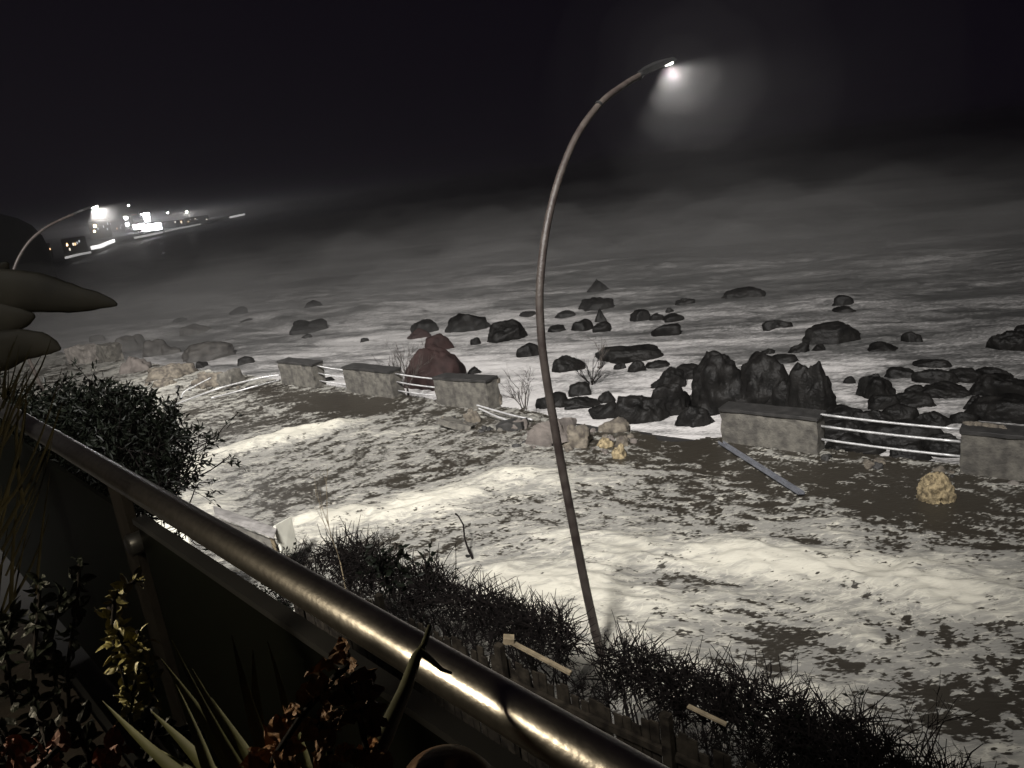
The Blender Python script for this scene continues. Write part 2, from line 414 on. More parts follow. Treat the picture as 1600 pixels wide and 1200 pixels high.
M_road = foam_mat('wet_asphalt_and_foam', (0.030, 0.026, 0.020), (0.22, 0.215, 0.195), (0.50, 0.48, 0.41), 0.45, 3.0, 2.5, 0.45, -0.06, 0.20, 3.3, .35)
road = grid_obj('promenade', X, Y, Z, keep, M_road, {'foam': m_, 'thick': thick})
tag(road, kind='structure')

# ------------------------------------------------------------------ sea
SD = np.array([0.93, -0.36]); SD /= np.linalg.norm(SD)
def sea_h(X, Y):
    r = np.hypot(X, Y); a = 0.35 + 0.65 * sstep(20, 60, r)
    u, v = stretched(X, Y, SD, 2.2)
    return SEA_Z + a * (0.55 * fbm(u * .16, v * .16, 71, 4) + 0.10 * fbm(u * .9, v * .9, 72, 3)) + 0.045 * (1 - np.abs(fbm(u * 1.6, v * 1.6, 73, 3)) * 2.5)
X, Y = polar(-46, 46, 700, 13, 170, 620)
Z = sea_h(X, Y)
u, v = stretched(X + 0.7 * fbm(X * .3, Y * .3, 80, 2), Y, SD, 3.2)
r = np.hypot(X, Y)
n1 = fbm(u * .45, v * .45, 75, 4); n2 = fbm(u * 1.9, v * 1.9, 76, 4, .6)
lace = np.abs(fbm(u * .8, v * .8, 77, 3))
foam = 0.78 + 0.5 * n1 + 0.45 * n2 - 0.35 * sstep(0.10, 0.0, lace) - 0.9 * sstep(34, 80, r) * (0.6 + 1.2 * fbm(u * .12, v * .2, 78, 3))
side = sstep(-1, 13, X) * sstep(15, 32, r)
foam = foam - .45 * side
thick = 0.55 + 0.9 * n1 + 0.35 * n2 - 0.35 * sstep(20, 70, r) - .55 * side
keep = (X * WP[0] + Y * WP[1]) > 15.7
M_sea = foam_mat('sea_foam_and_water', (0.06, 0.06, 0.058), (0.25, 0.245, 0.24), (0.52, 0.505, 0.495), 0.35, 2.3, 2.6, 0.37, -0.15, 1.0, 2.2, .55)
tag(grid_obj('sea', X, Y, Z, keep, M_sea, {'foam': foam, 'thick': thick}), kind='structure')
X, Y = polar(-60, 60, 60, 168, 2600, 40)
M_sea2 = mat('open_sea_water', (0.05, 0.05, 0.05), 0.4, 0.4, 0.05, 0.3, 0.3)
tag(grid_obj('open_sea', X, Y, X * 0 + SEA_Z - 0.15, X < 1e9, M_sea2, {}), kind='structure')

# sea wall holding the promenade
bmx = MB()
n = 160
for i in range(n):
    s0 = -14 + i * 0.6; zt = -0.03
    j = 0.05 * math.sin(i * 2.3)
    bmx.add([wl(s0, 15.2 + j, -2.5), wl(s0 + .6, 15.2 + j, -2.5), wl(s0 + .6, 15.62 + j, -2.5), wl(s0, 15.62 + j, -2.5),
             wl(s0, 15.2 + j, zt - .05), wl(s0 + .6, 15.2 + j, zt - .05), wl(s0 + .6, 15.62 + j, zt - .05), wl(s0, 15.62 + j, zt - .05)],
            [(0, 1, 5, 4), (2, 3, 7, 6), (4, 5, 6, 7), (3, 0, 4, 7), (1, 2, 6, 5)])
tag(bmx.build('sea_wall', M_cap), 'low dark concrete wall face below the edge of the flooded promenade', 'sea wall')

# ------------------------------------------------------------------ parapet blocks
WROT = math.atan2(WD[1], WD[0])
def block(pl, pr, h, label, cap='flat', tilt=0.0, seed=1, thickn=0.5, m=M_conc, dq=0.0):
    a = g(*pl); b = g(*pr); sa, sb = s_of(a), s_of(b); L = abs(sa - sb)
    root = empty('parapet_block', wl((sa + sb) / 2, WALL_F + thickn / 2 + dq, 0), WROT)
    root.rotation_euler = (tilt * 0.3, tilt, WROT)
    tag(root, label, 'parapet', 'concrete blocks of the sea parapet')
    ht = h - 0.07
    bm = chunk((L, thickn, ht + 0.1), m, seed, 0.05, 7)
    for v in bm.verts: v.co.z += (ht + 0.1) / 2 - 0.1
    bm_obj('body', bm, m, root)
    bm = chunk((L + 0.05, thickn + 0.06, 0.075), M_cap, seed + 3, 0.12, 7)
    for v in bm.verts: v.co.z += ht + 0.037 + 0.004
    bm_obj('cap', bm, M_cap, root)
    return root, L, ht
bA = block((438, 601), (496, 606), 0.90, 'square grey parapet block with lichened top, farthest one still standing', seed=2)
bB = block((546, 612), (618, 622), 0.92, 'squat grey parapet block with dark top between two railings', seed=5)
bC = block((684, 632), (772, 640), 0.90, 'parapet block with its right end smashed open and rubble showing', seed=8, tilt=0.03)
bD = block((1118, 698), (1275, 713), 0.82, 'long low grey parapet block with dark flat top beside the broken gap', seed=11)
bE = block((1497, 742), (1700, 770), 0.88, 'parapet block with crumbled pale corner and dark slab at right frame edge', seed=14)
# smashed end on block C
for k in range(9):
    o = stone('broken_core', M_tan, (rnd.uniform(.14, .28),) * 2 + (rnd.uniform(.1, .2),), 60 + k, .3, bC[0], ico=3)
    o.location = (-bC[1] * .5 + rnd.uniform(0.05, .5), -0.26 + rnd.uniform(-.06, .05), 0.05 + k * 0.085)
for k in range(5):
    o = stone('crumbled_corner', M_tan, (.26, .26, .1), 80 + k, .3, bE[0], ico=3)
    o.location = (bE[1] * .5 - 0.1 - k * .13, -0.1 + rnd.uniform(-.08, .08), bE[2] + 0.03)
# broken blocks further left
def tilted_chunk(name, px, py, w_, h_, dp, m, seed, label, cat, rot=(0, 0, 0), jag=.1, group=None, z=0.0):
    p = g(px, py, z); bm = chunk((w_, dp, h_), m, seed, jag, 6)
    o = bm_obj(name, bm, m); o.location = (p.x, p.y, z + h_ * .38)
    o.rotation_euler = (rot[0], rot[1], WROT + rot[2]); tag(o, label, cat, group); return o
G_RUB = 'broken concrete strewn along the parapet'
tilted_chunk('concrete_stump', 132, 565, 1.5, 0.95, .8, M_greyrock, 21, 'squarish grey concrete stump farthest along the parapet, half sunk in foam', 'rubble', (.05, .05, .2), group=G_RUB)
tilted_chunk('concrete_stump', 174, 563, 1.05, 0.95, .8, M_conc, 22, 'pale upright concrete stump with a cracked side, just beyond the dark bush', 'rubble', (0, -.08, .1), group=G_RUB)
tilted_chunk('concrete_slab', 362, 601, 0.85, 0.62, .6, M_conc, 23, 'grey concrete block tipped against the yellowish rubble mass', 'rubble', (.1, .25, .2), group=G_RUB)
tilted_chunk('concrete_slab', 716, 666, 1.0, 0.16, .75, M_conc, 24, 'tilted pale slab lying below the smashed parapet block', 'rubble', (.25, -.22, .35), .18, group=G_RUB)
tilted_chunk('concrete_slab', 865, 690, 1.10, 0.55, .7, M_pink, 25, 'large pinkish concrete slab leaning behind the curved lamp post', 'rubble', (.15, .32, .1), .14, group=G_RUB)
tilted_chunk('concrete_slab', 800, 668, .8, 0.2, .5, M_cap, 26, 'dark flat slab lying beside the bent fallen rails', 'rubble', (.1, .1, .3), .14, group=G_RUB)
def rub(px, py, wpx, hpx, m, seed, label, jag=.3, pits=0.0, z=0.0, name='rubble_lump', cat='rubble', dk=.8):
    p = g(px, py, z); k = depth_of(p) / FPX
    o = stone(name, m, (wpx * k, wpx * k * dk, hpx * k), seed, jag, ico=5 if pits else 4, sq=0 if pits else .35, pits=pits, ncut=2 if pits else 9)
    d = Vector((p.x, p.y, 0)).normalized()
    o.location = p + d * (wpx * k * dk * .4); o.location.z = z - 0.02
    o.rotation_euler = (0, 0, math.atan2(d.y, d.x) - math.pi / 2)
    tag(o, label, cat, G_RUB if name == 'rubble_lump' else None); return o
rub(213, 581, 48, 24, M_pink, 31, 'rounded pinkish rubble lump left of the low tan mound')
rub(270, 592, 84, 22, M_tan, 32, 'low tan mound of rubble beyond the end of the fallen rails', .4)
rub(258, 604, 40, 12, M_tan, 132, 'small tan lump in front of the low tan mound', .4)
rub(333, 605, 62, 24, M_tan, 33, 'yellowish rubble mass with a grey block tipped against it', .4)
rub(739, 661, 28, 22, M_tan, 34, 'small round tan stone resting against the tilted pale slab', .3)
rub(900, 700, 62, 36, M_tan, 35, 'heap of tan rubble right of the pinkish slab', .5)
rub(960, 675, 52, 20, M_tan, 36, 'flat tan stone at the broken edge above the cracked lumps', .25)
rub(946, 700, 28, 17, M_yellow, 37, 'pale cracked lump, left one of three on the wet promenade', .3)
rub(968, 717, 24, 24, M_yellow, 38, 'pale cracked lump, lowest of three on the wet promenade', .3)
rub(972, 698, 24, 18, M_tan, 39, 'pale cracked lump, right one of three on the wet promenade', .3)
rub(815, 672, 40, 16, M_pink, 40, 'dark pinkish stone left of the leaning pinkish slab', .3)
rub(1462, 787, 58, 48, M_yellow, 41, 'porous yellow stone alone on the wet promenade below the right parapet block', .10, .5, 0, 'yellow_stone', 'stone', .8)
rub(1376, 726, 28, 10, M_tan, 42, 'small tan fragments under the long three bar railing', .4)
rub(1585, 760, 22, 9, M_greyrock, 43, 'small grey pebble at the foot of the right frame edge parapet block', .4)

r5 = random.Random(77)
def crumbs(n, x0, x1, y0, y1, label, mats):
    for i in range(n):
        px, py = r5.uniform(x0, x1), 0; t_ = (px - x0) / (x1 - x0); py = y0[0] * (1 - t_) + y0[1] * t_ + r5.uniform(0, y1)
        rz_ = r5.uniform(.06, .22); p = g(px, py); o = stone('concrete_crumb', r5.choice(mats), (rz_ * 1.4, rz_, rz_ * .6), 400 + i + int(x0), .3, ico=3, sq=.4)
        o.location = (p.x, p.y, -.01); o.rotation_euler = (r5.uniform(-.3, .3), r5.uniform(-.3, .3), r5.uniform(0, 6)); tag(o, label, 'rubble', G_RUB)
crumbs(30, 800, 990, (668, 672), 38, 'small broken crumb scattered round the leaning pinkish slab and flat tan stone', (M_tan, M_conc, M_cap, M_pink))
crumbs(26, 190, 400, (592, 600), 18, 'small broken crumb scattered round the low tan mound at the left', (M_tan, M_conc, M_cap))
crumbs(10, 680, 790, (648, 655), 22, 'small broken crumb scattered below the smashed parapet block', (M_tan, M_conc, M_cap))
crumbs(9, 1285, 1490, (712, 738), 8, 'small broken crumb lying along the foot of the long railing', (M_tan, M_cap))
# ------------------------------------------------------------------ railings
def railing(name, s0, s1, hs0, hs1, label, posts=(), r=0.024, q0=WALL_F + .25, group='three bar pipe railings between parapet blocks'):
    root = empty(name, wl((s0 + s1) / 2, q0, 0)); tag(root, label, 'railing', group)
    o0 = root.location
    for a, b in zip(hs0, hs1):
        mb = MB(); n = 8
        pts = [wl(s0 + (s1 - s0) * i / n, q0, a + (b - a) * i / n - 0.02 * math.sin(math.pi * i / n)) - o0 for i in range(n + 1)]
        mb.tube(pts, r, 8); mb.build('bar', M_pipe, root, True)
    for s in posts:
        mb = MB(); mb.tube([wl(s, q0 + .03, -.1) - o0, wl(s, q0 + .03, .92) - o0], .03, 8); mb.build('post', M_pipe, root, True)
    return root
sA0, sA1 = s_of(g(438, 601)), s_of(g(496, 606)); sB0, sB1 = s_of(g(546, 612)), s_of(g(618, 622)); sC0 = s_of(g(684, 632))
sD1 = s_of(g(1275, 713)); sE0 = s_of(g(1497, 742))
railing('railing', sA1, sB0, (.78, .5, .22), (.72, .46, .2), 'short three bar railing between the two farthest standing blocks', group='three bar pipe railings between parapet blocks')
railing('railing', sB1, sC0, (.78, .5, .2), (.74, .46, .2), 'sagging three bar railing left of the smashed parapet block, dead shrub behind')
railing('railing', sD1, sE0, (.82, .56, .26), (.80, .55, .25), 'long three bar railing in front of black boulders near the right frame edge', r=.026)
def bent(px_pts, r, label, name='fallen_rail', n=8, m=M_pipe, mat_rough=None):
    pts = [g(a, b, z) for a, b, z in px_pts]
    o0 = pts[0].copy(); mb = MB()
    # smooth path
    P = []
    for i in range(len(pts) - 1):
        p0 = pts[max(i - 1, 0)]; p1 = pts[i]; p2 = pts[i + 1]; p3 = pts[min(i + 2, len(pts) - 1)]
        for k in range(6):
            t = k / 6.0
            P.append(0.5 * ((2 * p1) + (p2 - p0) * t + (2 * p0 - 5 * p1 + 4 * p2 - p3) * t * t + (3 * p1 - p0 - 3 * p2 + p3) * t ** 3))
    P.append(pts[-1])
    mb.tube([p - o0 for p in P], r, n); o = mb.build(name, m, None, True); o.location = o0
    tag(o, label, 'rail', 'railing bars torn loose'); return o
bent([(745, 633, .35), (790, 646, .2), (832, 656, .08)], .026, 'upper torn rail bar sloping down from the smashed block to the ground')
bent([(748, 638, .3), (785, 654, .15), (824, 664, .06)], .026, 'lower torn rail bar sloping down from the smashed block to the ground')
bent([(436, 586, .6), (410, 590, .55), (375, 598, .4), (345, 606, .2), (300, 622, .1), (262, 637, .05)], .03, 'long bent rail bar trailing left from the farthest standing block')
bent([(436, 594, .3), (405, 602, .15), (372, 611, .06), (330, 622, .05)], .025, 'shorter bent rail bar lying below the long bent one')
bent([(330, 590, .55), (305, 603, .4), (288, 612, .3), (283, 622, .1)], .022, 'thin pale bar poking out of the yellowish rubble mass')
# fallen pale kerb strip
a = g(1126, 692, .06); b = g(1252, 772, .06); L = (b - a).length
root = empty('fallen_beam', (a + b) / 2, math.atan2((b - a).y, (b - a).x)); tag(root, 'long pale metal beam lying in thin foam right of the broken parapet gap', 'beam')
root.rotation_euler = (R_(-12), 0, root.rotation_euler[2])
mb = MB(); mb.box((0, 0, 0), (L, .11, .012)); mb.build('web', M_wpaint, root)
mb = MB(); mb.box((0, .061, .02), (L, .012, .06)); mb.build('flange', M_wpaint, root)
mb = MB(); mb.box((0, -.061, .02), (L, .012, .06)); mb.build('flange', M_wpaint, root)

# ------------------------------------------------------------------ boulders in the surf
ROCKS = [  # x0, x1, top, base, kind, label
 (360,387,481,493,'','tiny dark rock awash above the far left foam, topped by a spike'),
 (376,397,500,505,'','flat dark sliver of rock under the tiny spiked one'),
 (267,296,498,509,'','small grey rock left of the slanting grey boulder'),
 (283,328,503,519,'g','slanting grey boulder far out beyond the rubble mounds'),
 (229,245,504,509,'','tiny rock left of the small grey rock in far foam'),
 (141,163,522,532,'g','small grey rock behind the upright concrete stump'),
 (187,230,520,546,'g','domed grey boulder behind the cluster of grey rocks'),
 (222,264,531,558,'g','broad grey boulder in front of the domed one'),
 (252,282,538,554,'g','low grey rock on the right end of the grey cluster'),
 (284,364,529,560,'g','big flat topped grey boulder standing alone left of the parapet blocks'),
 (373,398,559,572,'','small dark rock just left of the farthest standing parapet block'),
 (307,326,567,577,'','small dark stone behind the yellowish rubble mass'),
 (476,504,471,483,'','small dark rock with a raised right tip, far out in mist'),
 (455,513,499,520,'','low sloping dark boulder above the gap between the far parapet blocks'),
 (470,487,521,527,'','thin dark rock just below the low sloping boulder'),
 (440,457,493,499,'','faint little rock left of the low sloping boulder'),
 (561,576,526,531,'','tiny rock alone in foam above the short railing'),
 (643,688,496,516,'','dark hump washed by foam behind the red mound'),
 (637,673,513,528,'r','reddish dark rock just above the red mound'),
 (696,771,484,515,'','long high black boulder left of the lamp post in far foam'),
 (763,824,501,533,'','two lobed black rock touching the lamp post left side'),
 (735,751,528,538,'','little black rock right of the red mound'),
 (666,709,522,548,'r','small maroon block of rock balanced on top of the big mound'),
 (633,735,538,610,'R','big reddish brown mound of rock behind the parapet, bare shrub beside'),
 (730,753,575,584,'','low dark rock at the right foot of the red mound'),
 (740,777,588,606,'','dark rock behind the smashed end of the parapet block'),
 (503,524,593,600,'','small dark rock seen through the short railing'),
 (916,953,436,457,'S','farthest pointed rock, dim in mist right of the lamp post'),
 (905,959,465,483,'','flat black slab of rock below the farthest pointed rock'),
 (928,949,481,502,'S','small black spire under the flat black slab'),
 (808,838,484,492,'','thin low rock left of the lamp post in far foam'),
 (865,901,481,492,'','thin low rock immediately right of the lamp post'),
 (856,885,509,519,'','low pointed rock right of the lamp post, left of a rounded hump'),
 (892,927,500,517,'','rounded black hump below the small spire'),
 (925,955,503,517,'','craggy rock joined to the right of the rounded hump'),
 (983,1017,483,501,'','peaked black rock at the left of a three rock chain'),
 (1013,1039,490,499,'','middle rock of the far three rock chain'),
 (1036,1068,490,501,'','right hand rock of the far three rock chain'),
 (1040,1053,480,486,'','tiny rock above the far three rock chain'),
 (1056,1086,467,477,'','small tented rock in mist above the three rock chain'),
 (1127,1193,449,468,'','long dark ridge of rock farthest out in the mist'),
 (1019,1064,506,524,'','smooth low boulder with bright foam below it'),
 (808,846,537,559,'','round black boulder partly hidden by the lamp post'),
 (864,915,560,584,'','black boulder with a beak pointing right, beside the bare shrub in the surf'),
 (940,1031,544,570,'','long whale backed boulder right of the bare shrub in the surf'),
 (981,1007,567,584,'','small round rock under the whale backed boulder'),
 (1012,1044,567,577,'','flat rock at the right foot of the whale backed boulder'),
 (960,978,571,580,'','tiny rock under the left end of the whale backed boulder'),
 (888,926,599,620,'','blue black rounded rock below the bare shrub in the surf'),
 (839,889,620,640,'','low rock crossing behind the lamp post near the broken gap'),
 (882,942,624,640,'','long low rock right of the lamp post at the broken gap'),
 (935,962,616,632,'','small ragged rock above the long low rock'),
 (922,970,633,657,'','dark low rock left of the broad boulder at the gap'),
 (962,1040,619,664,'','broad smooth black boulder at the broken parapet gap'),
 (1016,1070,577,612,'','big craggy boulder left end of the large black pile'),
 (1058,1096,572,594,'','rounded boulder between the craggy one and the tallest pair'),
 (1023,1076,602,654,'','upright black boulder filling the right side of the gap'),
 (1086,1164,555,652,'B','tallest left boulder of the large black pile'),
 (1144,1236,552,652,'B','tallest right boulder of the large black pile'),
 (1100,1154,622,647,'','wet boulder just above the left end of the long low block'),
 (1300,1332,464,481,'','small knobbly rock, upper of two stacked far right'),
 (1300,1335,480,489,'','flat rock, lower of two stacked far right'),
 (1193,1237,500,514,'','low smooth rock between the mist and the big angular boulder'),
 (1257,1341,504,539,'A','big angular flat sided boulder alone in the right hand surf'),
 (1410,1440,521,537,'','small rounded rock right of the big angular boulder'),
 (1358,1404,537,551,'','low oval rock below the big angular boulder'),
 (1546,1602,521,552,'','large black boulder cut by the right frame edge'),
 (1583,1612,513,527,'','small rock behind the boulder cut by the frame edge'),
 (1231,1263,538,554,'','small pointed rock above the humped boulder'),
 (1190,1210,548,555,'','tiny flat rock right of the tallest pair'),
 (1268,1289,543,551,'','tiny rock right of the small pointed rock'),
 (1205,1247,558,570,'','low ragged rock between the tallest pair and humped boulder'),
 (1232,1310,564,664,'H','humped boulder rising behind the right end of the long low block'),
 (1196,1250,596,656,'','dark boulder wedged between the tallest pair and the humped boulder'),
 (1078,1118,590,640,'','dark boulder filling the gap left of the tallest pair'),
 (1319,1335,593,603,'','little rock alone in the foam right of the humped boulder'),
 (1340,1392,594,627,'','wedge shaped boulder mid way in the right surf'),
 (1356,1374,589,598,'','tiny rock on top of the wedge shaped boulder'),
 (1389,1434,579,595,'','smooth low boulder above and right of the wedge'),
 (1429,1482,566,579,'','long thin crested rock, uppermost of the right cluster'),
 (1433,1488,581,605,'','rounded dark boulder, left in a touching pair'),
 (1482,1528,582,603,'','rounded dark boulder, right in a touching pair'),
 (1525,1578,578,596,'','broad low rock behind the frame edge heap'),
 (1528,1604,590,625,'','jumbled black rock heap at the right frame edge'),
 (1446,1506,603,624,'','ragged rock below the touching pair'),
 (1417,1450,608,622,'','small low rock left of the ragged one'),
 (1356,1400,618,641,'','black boulder below the wedge'),
 (1396,1460,618,639,'','long sloping boulder right of the one below the wedge'),
 (1506,1540,622,641,'','small diamond shaped rock left of the frame edge mass'),
 (1522,1625,624,664,'','huge smooth black mass at the right frame edge'),
 (1384,1430,634,658,'','rounded boulder above the middle of the long railing'),
 (1430,1481,644,667,'','knobbly boulder above the right part of the long railing'),
 (1488,1524,647,664,'','black rock just above the crumbled pale corner'),
 (1278,1345,640,668,'','boulder behind the left end of the long railing, level with top bar'),
 (1335,1402,642,676,'','boulder behind the long railing, next right from the left end'),
 (1284,1345,660,690,'','boulder seen through the left bars of the long railing'),
 (1350,1458,662,700,'','wide boulder seen through the middle bars of the long railing'),
 (1446,1500,684,716,'','boulder seen through the right bars of the long railing'),
 (1283,1372,684,712,'','lowest boulder between the bottom bar and the promenade edge'),
 (1398,1450,700,722,'','small boulder under the bottom bar of the long railing'),
 (1060,1112,636,668,'','black boulder touching the left end of the long low block'),
]
for i, (x0, x1, yt, yb, kd, lab) in enumerate(ROCKS):
    cx = (x0 + x1) / 2; wpx = x1 - x0; hp = yb - yt
    p = g(cx, yb, SEA_Z)
    near = q_of(p) < 17.2
    k = depth_of(p) / FPX; W = wpx * k * (1.42 if kd == 'B' else 1.2 if kd == 'H' else 1.22 if (q_of(p) < 25 and cx > 960) else 1.08); Hh = hp * k
    dk = 0.55 if kd not in 'BRS' or kd == '' else 0.7
    dep = W * dk; hz = max(Hh * .45, Hh - 0.10 * dep)
    d = Vector((p.x, p.y, 0)).normalized()
    loc = p + d * dep * .45
    sz = float(sea_h(np.array([loc.x]), np.array([loc.y]))[0])
    loc.z = min(sz, SEA_Z + .06) - 0.04
    m = {'g': mat('grey_wet_rock', (0.05, 0.046, 0.041), .7, .4, 2.5, .8, 9.0), 'r': M_redrock, 'R': M_redrock}.get(kd, M_rock)
    jag = .34 if kd == 'B' else .20 if kd == 'R' else .26 if kd == 'H' else .22
    if kd == 'A': jag = .14
    o = stone('boulder', m, (W, dep, hz + 0.10), 100 + i, jag, freq=1.15, ico=5 if wpx > 50 else 4, sq=.22 if kd not in 'BH' or kd == '' else .05, ncut=6)
    if kd in ('S', 'R'):                     # pointed: pull the flanks in towards the top
        for v in o.data.vertices:
            z = max(0, v.co.z) / hz; s = 1 - (.75 if kd == 'S' else .30) * z
            v.co.x *= s; v.co.y *= s
    o.location = loc; o.rotation_euler = (0, 0, math.atan2(d.y, d.x) - math.pi / 2)
    tag(o, lab, 'boulder', 'boulders in the surf')

# ------------------------------------------------------------------ curved street lamps
LB = g(942, 1035)
PROF = [(0.02, -.1), (0, 0), (-.15, .9), (-.26, 1.73), (-.4, 2.92), (-.48, 3.77), (-.52, 4.41), (-.5, 4.86), (-.44, 5.22), (-.27, 5.70), (-.05, 6.11), (.25, 6.51), (.65, 6.89), (1.19, 7.21), (1.74, 7.41), (2.16, 7.53)]
def lamp_post():
    root = empty('street_lamp', LB, math.atan2(WP[1], WP[0]))
    P = []; n = len(PROF); rs = []
    V = [Vector((a, 0, b)) for a, b in PROF]
    for i in range(n - 1):
        p0 = V[max(i - 1, 0)]; p1 = V[i]; p2 = V[i + 1]; p3 = V[min(i + 2, n - 1)]
        for k in range(4):
            t = k / 4.0
            P.append(0.5 * ((2 * p1) + (p2 - p0) * t + (2 * p0 - 5 * p1 + 4 * p2 - p3) * t * t + (3 * p1 - p0 - 3 * p2 + p3) * t ** 3))
    P.append(V[-1])
    for p in P: rs.append(0.062 - 0.022 * max(0, p.z) / 7.6)
    mb = MB(); mb.tube(P, rs, 20); mb.build('pole', M_pole, root, True)
    mb = MB(); mb.tube([(0, 0, -.02), (0, 0, .03)], .2, 16); mb.build('base_plate', M_dark, root)
    mb = MB(); mb.tube([(1.1, 0, 7.170), (1.13, 0, 7.19)], .049, 16); mb.build('collar', M_dark, root)
    mb = MB(); mb.tube([(2.12, 0, 7.51), (2.20, 0, 7.545)], .044, 14); mb.build('collar', M_dark, root)
    a = Vector((2.16, 0, 7.53)); b = Vector((3.02, 0, 7.74)); d = (b - a).normalized(); ang = math.atan2(d.z, d.x)
    rot = Matrix.Rotation(-ang, 3, 'Y')
    mb = MB()
    # flat tapering lantern head
    prof = [(0, .05, .05), (.12, .07, .055), (.3, .12, .06), (.6, .15, .055), (.82, .13, .04), (.9, .06, .02)]
    vs = []; fs = []
    for (x, w2, h2) in prof:
        for yy, zz in ((-w2, 0), (-w2 * .7, h2), (w2 * .7, h2), (w2, 0), (w2 * .8, -.012), (-w2 * .8, -.012)):
            vs.append(a + rot @ Vector((x, yy, zz)))
    for i in range(len(prof) - 1):
        for k in range(6): fs.append((i * 6 + k, i * 6 + (k + 1) % 6, (i + 1) * 6 + (k + 1) % 6, (i + 1) * 6 + k))
    fs.append((5, 4, 3, 2, 1, 0)); fs.append(tuple((len(prof) - 1) * 6 + k for k in range(6)))
    mb.add(vs, fs); hd = mb.build('lantern', M_dark, root)
    mb = MB(); mb.box(a + rot @ Vector((.74, 0, -.024)), (.14, .14, .018), rot); mb.build('lamp_lens', M_lamp, hd)
    mb = MB(); mb.tube([(-.16, 0.062, 0.95), (-.20, 0.062, 1.25)], .012, 6); mb.build('hatch_hinge', M_dark, root)
    return root
def copy_tree(o, parent=None):
    c = o.copy(); col.objects.link(c); c.parent = parent
    for ch in o.children: copy_tree(ch, c)
    return c
def spot(name, loc, target, power, size, blend, rad, color=(1, .96, .90)):
    l = bpy.data.lights.new(name, 'SPOT'); l.energy = power; l.spot_size = R_(size); l.spot_blend = blend
    l.shadow_soft_size = rad; l.color = color
    o = bpy.data.objects.new(name, l); col.objects.link(o); o.location = loc
    o.rotation_euler = (Vector(target) - Vector(loc)).to_track_quat('-Z', 'Y').to_euler(); return o
L1 = lamp_post(); tag(L1, 'tall curved street lamp standing between the hedge and the foam, its lamp lit', 'street lamp', 'curved street lamps along the promenade')
L2 = copy_tree(L1); L2.location = Vector((-15.45, 25.55, -.5)); L2['label'] = 'distant curved street lamp with a glaring head beyond the dark bush'
L3 = copy_tree(L1); L3.location = LB + Vector((17.6, -15.2, 0)); L3['label'] = 'curved street lamp standing outside the picture to the right'
for L_, pw, nm in ((L1, P_LAMP, 1), (L2, P_LAMP_FAR, 2), (L3, P_SIDE, 3)):
    hp = Vector(L_.location) + Vector((WP[0] * 2.8, WP[1] * 2.8, 7.60)) if nm == 2 else Vector(L_.location) + Vector((WP[0] * 2.9, WP[1] * 2.9, 7.655))
    tg = hp + Vector((WP[0] * .9 + (.7 if nm < 3 else -.9), WP[1] * .5 - .1, -2.2))
    spot('lamp_light', hp, tg, pw, 146, .50, .05, (1, .97, .93))
for c in L2.children_recursive:
    if c.name.startswith('lamp_lens'):
        c.data = c.data.copy(); c.data.materials[0] = M_far

# ------------------------------------------------------------------ the house behind the viewpoint, its terrace
TZ = 4.9
rp0 = at(20, 641, 3.05); rp1 = at(1040, 1218, .78)
def on_z(px, py, z): return g(px, py, z)
RA = on_z(22, 650, 5.90); RB = on_z(1000, 1229, 5.90)
rd = (RB - RA); rd.z = 0; rd.normalize(); rn = Vector((-rd.y, rd.x, 0)); rn = rn if rn.y > 0 else -rn
A0 = RA - rd * 2.2; B0 = RB + rd * 1.6
mb = MB()
a = A0 + rn * .06; b = B0 + rn * .06; c = b - rn * 3.2; e = a - rn * 5.2
vs = [(p.x, p.y, z) for z in (TZ - .3, TZ) for p in (a, b, c, e)]
mb.add(vs, [(3, 2, 1, 0), (4, 5, 6, 7), (0, 1, 5, 4), (1, 2, 6, 5), (2, 3, 7, 6), (3, 0, 4, 7)])
tag(mb.build('terrace_floor', M_tile), kind='structure')
# building under and behind the terrace
hr = empty('house', (2.5, -4.2, 0)); tag(hr, 'plain house behind the viewpoint with a wide wall facing the sea', 'house')
mb = MB(); mb.box((0, 0, 5.4), (28, 3.0, 10.8)); mb.build('wall', M_plaster, hr)
mb = MB(); mb.box((0, 0.5, 10.91), (28.6, 4.8, .2)); mb.build('roof', M_roof, hr)  # overhang and width shaped to shade the terrace from the floodlight
mb = MB(); mb.box((-1.2, 1.53, 6.0), (1.1, .06, 2.1)); mb.build('door', M_wood, hr)
mb = MB(); mb.box((2.2, 1.53, 6.4), (1.3, .06, 1.2)); mb.build('window', M_dark, hr)

# handrail: steel tube, brackets, post, panel
rail = empty('terrace_railing', (RA + RB) / 2); ro = rail.location
tag(rail, 'brushed steel handrail of the terrace crossing the foreground over a dark glass panel', 'railing')
mb = MB(); nseg = 40
mb.tube([A0 + (B0 - A0) * (i / nseg) - ro for i in range(nseg + 1)], 0.0290, 48); mb.build('handrail', M_steel, rail, True)
mg = bpy.data.materials.new('smoked_glass'); mg.use_nodes = True; nt = mg.node_tree; N = nt.nodes; Lk = nt.links
pb = N['Principled BSDF']; pb.inputs['Base Color'].default_value = (.003, .0033, .0024, 1); pb.inputs['Roughness'].default_value = .42; pb.inputs['Specular IOR Level'].default_value = .03
trn = N.new('ShaderNodeBsdfTransparent'); trn.inputs[0].default_value = (.75, .85, .62, 1); mxs = N.new('ShaderNodeMixShader'); mxs.inputs[0].default_value = .035
Lk.new(pb.outputs[0], mxs.inputs[1]); Lk.new(trn.outputs[0], mxs.inputs[2]); Lk.new(mxs.outputs[0], N['Material Output'].inputs[0])
MATS['smoked_glass'] = mg
def along(k, z): return Vector((RA.x + rd.x * k, RA.y + rd.y * k, z))
